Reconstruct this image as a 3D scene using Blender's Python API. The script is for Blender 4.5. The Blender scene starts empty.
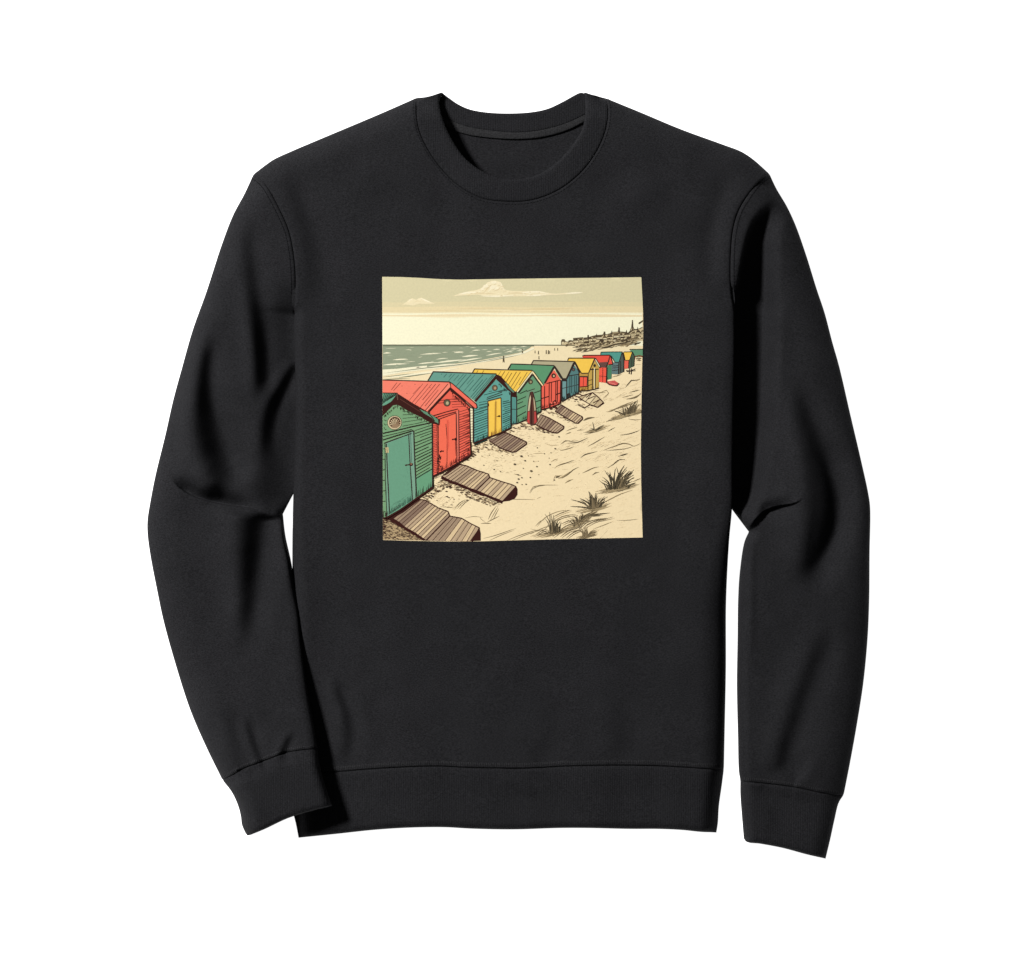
import bpy, bmesh, math, random
import numpy as np
from mathutils import Vector, noise as mnoise
from mathutils.geometry import delaunay_2d_cdt

# ------------------------------------------------------------------ scene
scene = bpy.context.scene
COL = scene.collection
S = 0.00125                      # metres per picture pixel on the garment
CX, CY = 512.0, 479.0
rnd = random.Random(7)
ZREF, CAMZ = 0.010, 5.0

def W(x, y, z):                  # garment plan (pixels, y down) -> metres
    return ((x - CX) * S, (CY - y) * S, z)

def srgb(r, g, b):
    f = lambda c: (c / 12.92 if c <= 0.04045 else ((c + 0.055) / 1.055) ** 2.4)
    return tuple(f(v / 255.0) for v in (r, g, b))

# ------------------------------------------------------------------ plan helpers
def smooth(pts, step=2.2):
    """Catmull-Rom through pts, resampled about every step px"""
    p = np.array(pts, float)
    if len(p) == 2:
        n = max(1, int(np.hypot(*(p[1] - p[0])) / step))
        return np.array([p[0] + (p[1] - p[0]) * k / n for k in range(n + 1)])
    q = np.vstack([2 * p[0] - p[1], p, 2 * p[-1] - p[-2]])
    out = []
    for i in range(1, len(q) - 2):
        a, b, c, d = q[i - 1], q[i], q[i + 1], q[i + 2]
        t0 = 0.0
        t1 = t0 + max(1e-3, np.hypot(*(b - a))) ** .5
        t2 = t1 + max(1e-3, np.hypot(*(c - b))) ** .5
        t3 = t2 + max(1e-3, np.hypot(*(d - c))) ** .5
        n = max(1, int(math.ceil(np.hypot(*(c - b)) / step)))
        for k in range(n):
            t = t1 + (t2 - t1) * k / n
            A1 = (t1 - t) / (t1 - t0) * a + (t - t0) / (t1 - t0) * b
            A2 = (t2 - t) / (t2 - t1) * b + (t - t1) / (t2 - t1) * c
            A3 = (t3 - t) / (t3 - t2) * c + (t - t2) / (t3 - t2) * d
            B1 = (t2 - t) / (t2 - t0) * A1 + (t - t0) / (t2 - t0) * A2
            B2 = (t3 - t) / (t3 - t1) * A2 + (t - t1) / (t3 - t1) * A3
            out.append((t2 - t) / (t2 - t1) * B1 + (t - t1) / (t2 - t1) * B2)
    out.append(p[-1])
    return np.array(out)

def near(P, line):
    """distance, nearest point, arc fraction, signed side (+ = right of a downward line)"""
    P = np.atleast_2d(np.asarray(P, float))
    A, B = line[:-1], line[1:]
    D = B - A
    L = np.maximum(np.hypot(D[:, 0], D[:, 1]), 1e-9)
    cum = np.concatenate([[0], np.cumsum(L)])
    res_d = np.empty(len(P)); res_q = np.empty((len(P), 2)); res_f = np.empty(len(P)); res_s = np.empty(len(P))
    for c in range(0, len(P), 4000):
        p = P[c:c + 4000, None, :]
        t = np.clip(((p - A) * D).sum(2) / (L * L), 0, 1)
        Q = A + D * t[..., None]
        v = p - Q
        d2 = (v * v).sum(2)
        i = d2.argmin(1); r = np.arange(len(i))
        res_d[c:c + 4000] = np.sqrt(d2[r, i]); res_q[c:c + 4000] = Q[r, i]
        res_f[c:c + 4000] = (cum[i] + t[r, i] * L[i]) / cum[-1]
        pv = P[c:c + 4000] - A[i]
        res_s[c:c + 4000] = np.sign(pv[:, 0] * D[i, 1] - pv[:, 1] * D[i, 0])
    return res_d, res_q, res_f, res_s

def sst(x, a, b):
    t = np.clip((x - a) / (b - a), 0, 1)
    return t * t * (3 - 2 * t)

def rnd_edge(t):                 # quarter-ellipse rise 0..1
    t = np.clip(t, 0, 1)
    return np.sqrt(np.maximum(0, 1 - (1 - t) ** 2))

def vnoise(P, wl, seed):
    out = np.empty(len(P))
    for i, (x, y) in enumerate(P):
        out[i] = mnoise.noise(Vector((x / wl, y / wl, seed * 7.31)))
    return out

def fold(P, pts, w, A, ends=(.25, .25)):
    """a soft fold: crest on the left of the line, trough on its right; w, A per point"""
    line = smooth(pts, 4)
    d, q, f, s = near(P, line)
    k = np.linspace(0, 1, len(w)); ww = np.interp(f, k, w); aa = np.interp(f, np.linspace(0, 1, len(A)), A)
    env = np.ones(len(f))
    if ends[0]: env *= sst(f, 0, ends[0])
    if ends[1]: env *= 1 - sst(f, 1 - ends[1], 1)
    u = d * s / ww
    return -aa * env * u * np.exp(.5 - u * u / 2)

def pit(P, pts, w, A, ends=.3):
    line = smooth(pts, 4)
    d, q, f, s = near(P, line)
    env = sst(f, 0, ends) * (1 - sst(f, 1 - ends, 1)) if ends else 1
    return -A * env * np.exp(-d * d / (2 * w * w))

def lip(P, pts, A, decay, ends=(.2, .2), sharp=1.3):
    """cloth folded over: sudden rise on the right-hand side of the line, fading with distance"""
    line = smooth(pts, 3)
    d, q, f, s = near(P, line)
    env = np.ones(len(f))
    if ends[0]: env *= sst(f, 0, ends[0])
    if ends[1]: env *= 1 - sst(f, 1 - ends[1], 1)
    u = d * s
    return A * env * sst(u, -sharp, sharp) * np.exp(-np.maximum(u, 0) ** 2 / (2 * decay ** 2)) 

# ------------------------------------------------------------------ traced garment lines
shoulderL = smooth([(416.8, 97.3), (380, 113.5), (317, 140), (290, 151.5), (273.8, 159), (265.7, 164.5), (253.3, 174)])
armL = smooth([(253.3, 174), (265.7, 184.8), (279.3, 207.8), (290, 232), (295, 256.7), (296.9, 286.5), (295, 313.7)])
sideL = smooth([(295, 313.7), (294.3, 330), (295.5, 365), (296, 400), (295.6, 440), (293.8, 494), (292.4, 565), (293.5, 620), (295, 700), (297, 772)])
hemseam = smooth([(297, 772.5), (337.4, 771), (375.7, 767.7), (433, 765), (471.4, 766.4), (526, 767), (570, 764.9), (611, 764.2), (655, 764.7), (688, 766.4), (724, 769)])
sideR = smooth([(724, 769), (725, 721), (726, 670), (726.2, 600), (728.4, 539), (730.8, 507), (731, 460), (732, 407), (732.8, 340), (732.6, 320), (732.8, 311)])
armR = smooth([(732.8, 311), (730, 297), (729, 281), (729.4, 256), (731.6, 232), (737, 213), (746.5, 196.7), (758, 182.5), (769.6, 173.6)])
shoulderR = smooth([(769.6, 173.6), (752, 158), (741, 151), (722, 143.8), (681.4, 129), (640.7, 112), (606, 97.8)])
neckseam = smooth([(606, 97.8), (607.8, 113), (604.7, 133.3), (595.8, 153.7), (580.6, 174), (557.8, 191.7), (532.4, 201.4), (507, 203), (481.6, 199.4), (458.7, 186.7), (441, 169), (427, 148.6), (419.4, 130.8), (416.3, 110.5), (416.8, 97.3)])
neckin = smooth([(584.2, 93.2), (585, 105.4), (584.4, 120.6), (580.6, 133.3), (570.5, 148.6), (557.8, 162.5), (542.5, 173.5), (527.3, 179), (512, 180.5), (496.8, 178.5), (481.6, 172), (466.3, 160.7), (453.6, 143.5), (444.7, 125.7), (440, 110.5), (439.6, 100), (442.6, 93)])
backtop = smooth([(442.6, 93), (449, 98), (456, 103), (469, 109), (486.6, 112.3), (511, 113.3), (532, 112), (547.6, 108.7), (563, 101.6), (575.5, 94.7), (580.6, 92.6), (584.2, 93.2)])
tapetop = smooth([(438.5, 114), (448.6, 120), (469, 127), (491.8, 130.8), (517, 132.6), (542.5, 130), (568, 122.7), (590, 112)])
tapebot = smooth([(438.5, 122), (453.6, 130.2), (469, 134.9), (491.8, 138), (517, 139.2), (542.5, 137), (568, 129.8), (591, 118)])
outL = smooth([(253.3, 174), (244, 194), (233, 214.6), (222, 243), (206, 292), (192.4, 330), (181.6, 368), (172.9, 400), (165, 435), (155, 476), (149.6, 504), (147.2, 520), (147.2, 533), (150, 555), (156.3, 588), (163, 620), (174, 660), (190, 709.6), (205.7, 746), (222.4, 780)])
cuffseamL = smooth([(222.4, 780), (247, 765.7), (265.7, 758.6), (289, 750), (319, 746)])
inL = smooth([(319, 746), (315, 722.6), (308.7, 688.7), (304.8, 662.6), (301, 634), (297.5, 603), (291.4, 563), (285.4, 535.4), (282.9, 514)])
inL2 = smooth([(282.9, 514), (293.4, 494), (304, 476)])
hidL = smooth([(304, 476), (309, 440), (309, 365), (303, 332), (295, 313.7)])
outR = smooth([(769.6, 173.6), (776.4, 188), (787, 206), (795.4, 224), (806, 253.7), (817, 289), (825, 313), (832.6, 342), (839.4, 366), (851, 416), (861.3, 460), (868.5, 493), (870.4, 507), (869.9, 553.7), (869.5, 600), (868, 636.6), (863.8, 681.7), (857.3, 724), (850.3, 763), (844, 795)])
cuffseamR = smooth([(844, 795), (822, 792), (794, 786), (763, 782), (740.4, 780)])
inR = smooth([(740.4, 780), (739, 772), (738, 735), (737, 684.5), (737.6, 642), (738.2, 600), (740, 571), (744.5, 542), (748.9, 531.8)])
inR2 = smooth([(748.9, 531.8), (731.4, 508.4), (722, 494)])
hidR = smooth([(722, 494), (717, 450), (717, 365), (723, 330), (732.8, 311)])
J = lambda *segs: np.vstack([s[:-1] for s in segs])

bodyL_line = np.vstack([armL[:-1], sideL])
bodyR_line = np.vstack([sideR[:-1], armR])

# ------------------------------------------------------------------ height of every piece (metres above the table)
def silh(P, z, segs):
    """round the piece down to its silhouette; segs = (line, e, R) with e, R numbers or functions of the nearest point"""
    for line, e, R in segs:
        d, q, f, s = near(P, line)
        ee = e(q) if callable(e) else e
        RR = R(q) if callable(R) else R
        g = rnd_edge(d / RR)
        z = np.minimum(z, ee + np.maximum(z - ee, 0.0005) * g)
    return z

def seamdrop(P, z, lines, drop=0.0028, R=2.6):
    for l in lines:
        d = near(P, l)[0]
        z = z - drop * (1 - rnd_edge(d / R))
    return z

def body_z(P, seams=True):
    P = np.atleast_2d(np.asarray(P, float))
    x, y = P[:, 0], P[:, 1]
    calm = 1 - sst(x, 345, 368) * (1 - sst(x, 656, 680)) * sst(y, 235, 262) * (1 - sst(y, 556, 585))
    z = 0.036 + 0.0008 * vnoise(P, 150, 1) + calm * (0.0009 * vnoise(P, 60, 2) + .0006 * vnoise(P, 26, 6) + .0014 * vnoise(P * np.array([1, .22]), 34, 8))
    z = z + 0.003 * np.exp(-((x - 512) / 170) ** 2 - ((y - 430) / 260) ** 2)
    z -= 0.012 * (1 - sst(x, 300, 400)) * sst(y, 560, 720)
    z += 0.009 * sst(x, 655, 722) * sst(y, 220, 310) * (1 - sst(y, 480, 600))
    z += fold(P, [(278, 172), (292, 196), (305, 230), (312, 270), (312, 320)], [10, 12, 14], [.004, .004, .002])
    z += fold(P, [(740, 168), (728, 200), (718, 240), (716, 300)], [9, 9, 9], [-.002, -.003, -.002])
    z += fold(P, [(331, 672), (338, 690), (345, 708), (349, 730), (345, 768)], [5, 7, 8], [.004, .0045, .002])
    z += fold(P, [(360, 690), (372, 730), (374, 765)], [12, 12], [.0012, .0012])
    z += fold(P, [(552, 690), (546, 735), (528, 772)], [10, 9], [.0006, .0012])
    z += fold(P, [(610, 690), (618, 730), (616, 765)], [14, 12], [.0012, .0012])
    z += fold(P, [(345, 180), (400, 195), (440, 215)], [14, 16, 14], [-.0012, -.0016, -.001])
    z += fold(P, [(660, 170), (620, 190), (590, 205)], [14, 16, 14], [-.0012, -.0016, -.001])
    z = silh(P, z, [
        (shoulderL, 0.005, 26), (shoulderR, 0.005, 26),
        (sideL, lambda q: 0.020 - 0.013 * sst(q[:, 1], 500, 600), lambda q: 11 + 5 * sst(q[:, 1], 500, 600)),
        (sideR, lambda q: 0.040 - 0.033 * sst(q[:, 1], 490, 620), lambda q: 10 + 18 * sst(q[:, 1], 490, 620))])
    if seams:
        z = seamdrop(P, z, [armL, armR], .0026, 2.6)
        z = seamdrop(P, z, [hemseam], .003, 3.0)
        z = seamdrop(P, z, [neckseam], .0022, 2.4)
    return z

seamzL = body_z(armL, False); seamzR = body_z(armR, False)

def hem_z(P):
    P = np.atleast_2d(np.asarray(P, float)); x, y = P[:, 0], P[:, 1]
    zs = body_z(near(P, hemseam)[1], False)
    z = zs - 0.003 * sst(y, 768, 800) + 0.0010 * vnoise(P, 60, 5)
    z += fold(P, [(500, 770), (522, 778), (540, 790)], [5, 6], [.0016, .0012])
    z = silh(P, z, [(hem_left, .006, 14), (hem_right, .007, 18), (hembot, .006, 6)])
    return seamdrop(P, z, [hemseam], .003, 3.0)

hem_left = smooth([(293.4, 815), (295.7, 824), (298.4, 838)])
hem_left_hidden = smooth([(297, 772.5), (294, 790), (293.4, 815)])
hem_left = np.vstack([hem_left_hidden[:-1], hem_left])
hembot = smooth([(298.4, 838), (334.7, 834.3), (375.7, 829.8), (411, 827.6), (444, 827.2), (471.4, 828.6), (512.4, 829.4), (560, 828), (590, 828), (627.7, 828.9), (660.5, 829), (682, 830), (701.5, 832), (716.5, 832.8)])
hem_right = smooth([(716.5, 832.8), (718, 823), (719, 806.6), (722, 784.7), (724, 769)])

creaseL = [(172, 477), (180, 486.5), (188, 492.5), (197, 497), (211, 501.5), (225, 504.5), (248, 507.5), (266, 511)]
creaseR = [(748, 533), (752, 522), (762, 512), (775, 506.5), (791, 503.5), (803, 497)]
def sleeveL_z(P, seams=True):
    P = np.atleast_2d(np.asarray(P, float)); x, y = P[:, 0], P[:, 1]
    d, q, f, s = near(P, bodyL_line)
    ds, qs, fs, _ = near(P, armL)
    zs = np.interp(fs, np.linspace(0, 1, len(armL)), seamzL)
    h0 = zs * (1 - sst(y, 275, 335)) + 0.012 * sst(y, 275, 335)
    top = 0.036 + 0.026 * sst(y, 590, 780) + 0.0014 * vnoise(P, 70, 3) + .0011 * vnoise(P, 30, 9) + .0004 * vnoise(P, 14, 39)
    low = sst(y, 495, 540)
    k = sst(d, 0, 46) * (1 - low) + low
    z = h0 * (1 - k) + top * k
    z += fold(P, [(246, 196), (249, 250), (255, 305), (260, 350), (262, 402)], [9, 9, 8, 7], [.001, .0036, .0058, .0062, .0046], (.25, .12))
    z += fold(P, [(215, 325), (207, 357), (204, 392), (206, 420), (211, 445), (219, 468), (233, 494)], [6, 8, 11, 15, 16, 15], [.003, .0075, .0118, .0165, .0175, .013], (.2, .12))
    z += fold(P, [(297, 362), (284, 384), (272, 408), (267, 436), (271, 475)], [5, 6, 7, 10], [.0036, .004, .0038, .002], (.05, .3))
    z += fold(P, [(255, 511), (254, 520), (252, 545), (250, 580), (248, 615), (244, 660)], [16, 14.5, 12, 10, 9], [.0135, .0135, .0098, .0068, .002], (.05, .35))
    z += fold(P, [(244, 498), (226, 495), (208, 488), (195, 479), (186, 466)], [8, 9, 10, 9], [.001, .0025, .004, .003], (.3, .35))
    z += lip(P, creaseL, -.0125, 6.5, (.22, .30), .7)
    z += fold(P, [(247, 712), (253, 732), (262, 758)], [4, 4.5, 4], [.002, .004, .003], (.3, .0))
    z += fold(P, [(296, 728), (289, 740), (283, 754)], [4, 4], [.003, .003], (.4, .0))
    z += fold(P, [(226, 690), (232, 722), (240, 764)], [8, 8], [.001, .0022], (.4, .0))
    z = silh(P, z, [(outL, .006, lambda q: 26 + 8 * sst(q[:, 1], 300, 500)),
                    (inL, lambda q: .010 + (body_z(q, False) - .006 + .020 * sst(q[:, 1], 620, 760)) * sst(q[:, 1], 560, 620), lambda q: 5 + 4 * sst(q[:, 1], 560, 640)),
                    (inL2, .010, 9)])
    if seams:
        z = seamdrop(P, z, [armL], .0026, 2.6)
        z = seamdrop(P, z, [cuffseamL], .0030, 3)
    return z

cuffL_out = smooth([(222.4, 780), (231.7, 791.7), (238.3, 806), (240.9, 816.5), (241.9, 824.4), (246.4, 834.8)])
cuffL_bot = smooth([(246.4, 834.8), (265.7, 827), (290.4, 815.5), (315, 808), (333.5, 803.5)])
cuffL_in = smooth([(333.5, 803.5), (325.7, 780), (321, 762), (319, 746)])
def cuffL_z(P):
    P = np.atleast_2d(np.asarray(P, float))
    z = sleeveL_z(near(P, cuffseamL)[1], False)
    dd = near(P, cuffseamL)[0]
    z = np.maximum(z, .054) * (1 - sst(dd, 0, 14)) + .064 * sst(dd, 0, 14) + .0008 * vnoise(P, 40, 4)
    z += pit(P, [(262, 759), (258, 768), (252, 776)], 4, .003, .3) + pit(P, [(284, 752), (283, 762)], 5, .002, .4)
    z = silh(P, z, [(cuffL_out, .006, 22), (cuffL_bot, lambda q: .044 + 0 * q[:, 0], 4), (cuffL_in, lambda q: .048 + 0 * q[:, 0], 8)])
    return seamdrop(P, z, [cuffseamL], .0030, 3)

def sleeveR_z(P, seams=True):
    P = np.atleast_2d(np.asarray(P, float)); x, y = P[:, 0], P[:, 1]
    d, q, f, s = near(P, bodyR_line)
    inside = s * 0 + (near(P, bodyR_line)[3])
    ds, qs, fs, _ = near(P, armR)
    zs = np.interp(fs, np.linspace(0, 1, len(armR)), seamzR)
    valley = sst(y, 190, 235)
    fl = .003
    h0 = zs * (1 - sst(y, 280, 326)) + fl * sst(y, 280, 326)
    top = 0.035 + 0.0014 * vnoise(P, 70, 13) + .0011 * vnoise(P, 30, 19) + .0004 * vnoise(P, 14, 49)
    on = np.interp(y, [180, 215, 260, 312, 320], [17, 15, 9, 2.5, 0])
    deep = fl + .012 * (1 - sst(y, 200, 290))
    floor = h0 + (deep - h0) * sst(d, on, on + 13 - 6 * sst(y, 210, 330)) * valley
    wv = np.interp(y, [180, 215, 260, 330, 420, 460, 490, 512], [16, 26, 29, 27, 24, 19, 13, 6])
    low = sst(y, 495, 530)
    k = sst(d, wv, wv + 22) * (1 - low) + low
    z = floor * (1 - k) + top * k
    z += fold(P, [(790, 378), (801, 418), (811, 450), (818, 480), (820, 506), (816, 534), (808, 562), (798, 594)], [7, 11, 15, 18, 19, 17, 14, 10], [.002, .006, .0125, .0200, .0215, .0175, .0095, .003], (.15, .15))
    z += fold(P, [(832, 612), (815, 655), (797, 700), (784, 740), (777, 776)], [10, 11, 11, 9], [.0025, .0042, .005, .004], (.25, .1))
    z += pit(P, [(752, 510), (766, 509), (782, 505), (797, 500)], 5, .010, .3)
    z += lip(P, creaseR, .009, 15, (.05, .3), .8)
    z += fold(P, [(747, 536), (747, 580), (747, 620), (746, 680)], [3, 3, 3], [-.0018, -.0018, -.001], (.05, .4))
    z += fold(P, [(800, 775), (806, 765), (812, 745)], [6, 6], [.002, .001], (.0, .4))
    z = silh(P, z, [(outR, .006, 34), (inR, .008, 10), (inR2, .008, 9)])
    if seams:
        z = seamdrop(P, z, [armR], .0026, 2.6)
        z = seamdrop(P, z, [cuffseamR], .0030, 3)
    return z

cuffR_out = smooth([(825.8, 859), (830.6, 839), (834.8, 819.7), (839, 803), (844, 795)])
cuffR_bot = smooth([(743.8, 838), (746, 841.7), (760, 843.7), (782.7, 848), (805, 854), (825.8, 859)])
cuffR_in = smooth([(740.4, 780), (740.4, 794), (741.8, 814), (743.8, 838)])
def cuffR_z(P):
    P = np.atleast_2d(np.asarray(P, float))
    z = sleeveR_z(near(P, cuffseamR)[1], False)
    dd = near(P, cuffseamR)[0]
    z = np.maximum(z, .024) * (1 - sst(dd, 0, 14)) + .032 * sst(dd, 0, 14) + .0008 * vnoise(P, 40, 14)
    z += fold(P, [(752, 788), (768, 812), (776, 840)], [9, 9], [.0015, .001], (.1, .4))
    z = silh(P, z, [(cuffR_out, .006, 20), (cuffR_bot, .006, 5), (cuffR_in, .008, 10)])
    return seamdrop(P, z, [cuffseamR], .0030, 3)

def back_z(P):                   # the back of the neck seen through the opening, and the underside
    P = np.atleast_2d(np.asarray(P, float)); x, y = P[:, 0], P[:, 1]
    zn = .009 + .0006 * vnoise(P, 40, 21)
    zn += fold(P, [(470, 150), (500, 158), (530, 152)], [6, 7], [.0008, .0008])
    k = np.exp(-np.maximum(0, np.hypot((x - 512) / 1.15, y - 128) - 62) ** 2 / 60)
    return .0035 + (zn - .0035) * k

def collar_z(P):
    P = np.atleast_2d(np.asarray(P, float)); x, y = P[:, 0], P[:, 1]
    zb = body_z(near(P, neckseam)[1], False)
    dseam = near(P, neckseam)[0]; din = near(P, neckin)[0]
    u = dseam / np.maximum(dseam + din, 1e-6)
    yy = sst(y, 93, 125)
    crest = .0335 + .004 * yy
    z = zb * (1 - sst(u, 0, .8)) + crest * sst(u, 0, .8)
    z = np.where(y < 130, np.minimum(z, .024 + (z - .024) * sst(y, 94, 122)), z)
    z = z - .0045 * (1 - rnd_edge(din / 3.2))
    return seamdrop(P, z, [neckseam], .0022, 2.4)

def backcollar_z(P):
    P = np.atleast_2d(np.asarray(P, float)); x, y = P[:, 0], P[:, 1]
    z = .0135 + .0005 * vnoise(P, 30, 23)
    d = near(P, backtop)[0]
    z = z - .004 * (1 - rnd_edge(d / 3)) - .001 * (1 - rnd_edge(near(P, tapetop)[0] / 2))
    return z

# ------------------------------------------------------------------ sheets
def inside(P, poly):
    x, y = P[:, 0], P[:, 1]
    r = np.zeros(len(P), bool)
    a = poly; b = np.roll(poly, -1, 0)
    for (x0, y0), (x1, y1) in zip(a, b):
        if y0 == y1: continue
        c = (y0 > y) != (y1 > y)
        r ^= c & (x < (x1 - x0) * (y - y0) / (y1 - y0) + x0)
    return r

def sheet(poly, zf, step=3.0, insets=(.35, 1.0, 2.0, 3.4), flip=False, dense=()):
    """triangulated cloth inside a closed outline -> (verts, faces)"""
    n = len(poly)
    loop = np.vstack([poly, poly[:1]])
    nxt = np.roll(poly, -1, 0); prv = np.roll(poly, 1, 0)
    t = nxt - prv
    nrm = np.stack([-t[:, 1], t[:, 0]], 1) / np.maximum(np.hypot(t[:, 0], t[:, 1]), 1e-9)[:, None]
    area = .5 * np.sum(poly[:, 0] * nxt[:, 1] - nxt[:, 0] * poly[:, 1])
    if area < 0: nrm = -nrm
    extra = []
    for o in insets:
        q = poly + nrm * o
        ok = inside(q, poly)
        q = q[ok]
        if len(q):
            q = q[near(q, loop)[0] > o * .92]
            extra.append(q)
    x0, y0 = poly.min(0); x1, y1 = poly.max(0)
    g = []
    row = 0; yy = y0
    h = step * .866
    while yy < y1:
        xs = np.arange(x0 + (step / 2 if row % 2 else 0), x1, step)
        g.append(np.stack([xs, np.full(len(xs), yy)], 1)); yy += h; row += 1
    g = np.vstack(g)
    g = g[inside(g, poly)]
    g = g[near(g, loop)[0] > (insets[-1] if insets else 0) + step * .55]
    for ln in dense:                 # finer mesh along a sharp crease
        g = g[near(g, ln)[0] > 4.6]
        td = np.gradient(ln, axis=0); td /= np.maximum(np.hypot(td[:, 0], td[:, 1]), 1e-6)[:, None]
        nd = np.stack([-td[:, 1], td[:, 0]], 1)
        for o in (-3.2, -1.7, -.8, 0, .8, 1.7, 3.2):
            q = ln + nd * o
            q = q[inside(q, poly)]
            extra.append(q[near(q, loop)[0] > 4.5])
    pts = np.vstack([poly] + extra + [g])
    vs = [Vector((float(a), float(b))) for a, b in pts]
    es = [(i, (i + 1) % n) for i in range(n)]
    v2, e2, f2, *_ = delaunay_2d_cdt(vs, es, [], 1, 1e-5)
    P = np.array([(v.x, v.y) for v in v2])
    z = zf(P)
    V = [W(a, b, c) for (a, b), c in zip(P, z)]
    F = []
    for f in f2:
        a, b, c = (P[i] for i in f[:3])
        ar = (b[0] - a[0]) * (c[1] - a[1]) - (c[0] - a[0]) * (b[1] - a[1])
        up = ar < 0              # y flips between plan and world
        F.append(tuple(f) if up != flip else tuple(reversed(f)))
    return V, F

def make(name, pieces, mats, parent, sm=True):
    V, F, M = [], [], []
    for k, (v, f) in enumerate(pieces):
        o = len(V); V += v; F += [tuple(i + o for i in t) for t in f]
    me = bpy.data.meshes.new(name)
    me.from_pydata(V, [], F)
    if sm: me.polygons.foreach_set('use_smooth', [True] * len(me.polygons))
    for m in mats: me.materials.append(m)
    me.update()
    ob = bpy.data.objects.new(name, me); COL.objects.link(ob)
    ob.parent = parent
    return ob

def under(zf, low, line_e=6.0):
    """underside: meets the upper sheet at the outline, sinks to `low` inside"""
    def f(P, poly=None):
        return zf(P)
    return f

def shell(name, poly, zf, zlow, mat, parent, step=3.0, ins=(.35, 1.0, 2.0, 3.4), extra=(), dense=()):
    loop = np.vstack([poly, poly[:1]])
    def zu(P):
        d = near(P, loop)[0]
        zt = zf(P)
        zl = zlow(P) if callable(zlow) else zlow
        k = sst(d, 0, 9)
        return np.minimum(zt, zt * (1 - k) + zl * k) - .0012 * np.minimum(1, d)
    up = sheet(poly, zf, step, ins, dense=dense)
    lo = sheet(poly, zu, 9.0, (3.0,), True)
    return make(name, [up, lo] + list(extra), [mat], parent)

# ------------------------------------------------------------------ materials
def nodes_of(m):
    m.use_nodes = True
    nt = m.node_tree
    return nt, nt.nodes, nt.links, nt.nodes['Principled BSDF']

def cloth(name, base, rib=0.0):
    m = bpy.data.materials.new(name)
    nt, N, L, b = nodes_of(m)
    tc = N.new('ShaderNodeTexCoord')
    n1 = N.new('ShaderNodeTexNoise'); n1.inputs['Scale'].default_value = 640; n1.inputs['Detail'].default_value = 3
    mp = N.new('ShaderNodeMapping'); mp.inputs['Scale'].default_value = (.7, 1.25, .8)
    L.new(tc.outputs['Object'], mp.inputs[0]); L.new(mp.outputs[0], n1.inputs['Vector'])
    n2 = N.new('ShaderNodeTexNoise'); n2.inputs['Scale'].default_value = 22; n2.inputs['Detail'].default_value = 4
    L.new(tc.outputs['Object'], n2.inputs['Vector'])
    r1 = N.new('ShaderNodeMapRange'); r1.inputs[1].default_value = .3; r1.inputs[2].default_value = .7
    r1.inputs[3].default_value = .64; r1.inputs[4].default_value = 1.42
    L.new(n1.outputs[0], r1.inputs[0])
    r2 = N.new('ShaderNodeMapRange'); r2.inputs[1].default_value = .3; r2.inputs[2].default_value = .7
    r2.inputs[3].default_value = .93; r2.inputs[4].default_value = 1.07
    L.new(n2.outputs[0], r2.inputs[0])
    mu = N.new('ShaderNodeMath'); mu.operation = 'MULTIPLY'
    L.new(r1.outputs[0], mu.inputs[0]); L.new(r2.outputs[0], mu.inputs[1])
    vm = N.new('ShaderNodeVectorMath'); vm.operation = 'SCALE'
    vm.inputs[0].default_value = base
    L.new(mu.outputs[0], vm.inputs['Scale']); L.new(vm.outputs[0], b.inputs['Base Color'])
    b.inputs['Roughness'].default_value = .95
    b.inputs['Specular IOR Level'].default_value = .06
    n3 = N.new('ShaderNodeTexNoise'); n3.inputs['Scale'].default_value = 900; n3.inputs['Detail'].default_value = 2
    L.new(tc.outputs['Object'], n3.inputs['Vector'])
    bp = N.new('ShaderNodeBump'); bp.inputs['Strength'].default_value = .6; bp.inputs['Distance'].default_value = .0006
    h = n3.outputs[0]
    if rib:
        wv = N.new('ShaderNodeTexWave'); wv.wave_type = 'BANDS'; wv.bands_direction = 'X'
        wv.inputs['Scale'].default_value = 110; wv.inputs['Distortion'].default_value = .6
        L.new(tc.outputs['Object'], wv.inputs['Vector'])
        ad = N.new('ShaderNodeMath'); ad.operation = 'MULTIPLY_ADD'; ad.inputs[1].default_value = rib
        L.new(wv.outputs[1], ad.inputs[0]); L.new(n3.outputs[0], ad.inputs[2]); h = ad.outputs[0]
    L.new(h, bp.inputs['Height']); L.new(bp.outputs[0], b.inputs['Normal'])
    return m

BLK = (.0172, .0172, .0190)
M_fleece = cloth('black_fleece', BLK)
M_rib = cloth('black_rib_knit', (.0168, .0168, .0186), .5)
M_tape = cloth('neck_tape_cotton', (.026, .026, .0275), .3)
M_in = cloth('black_fleece_inside', (.0158, .0158, .0168))
M_thread = cloth('black_thread', (.030, .030, .032))
M_threaddark = cloth('black_thread_dark', (.006, .006, .007))

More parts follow.
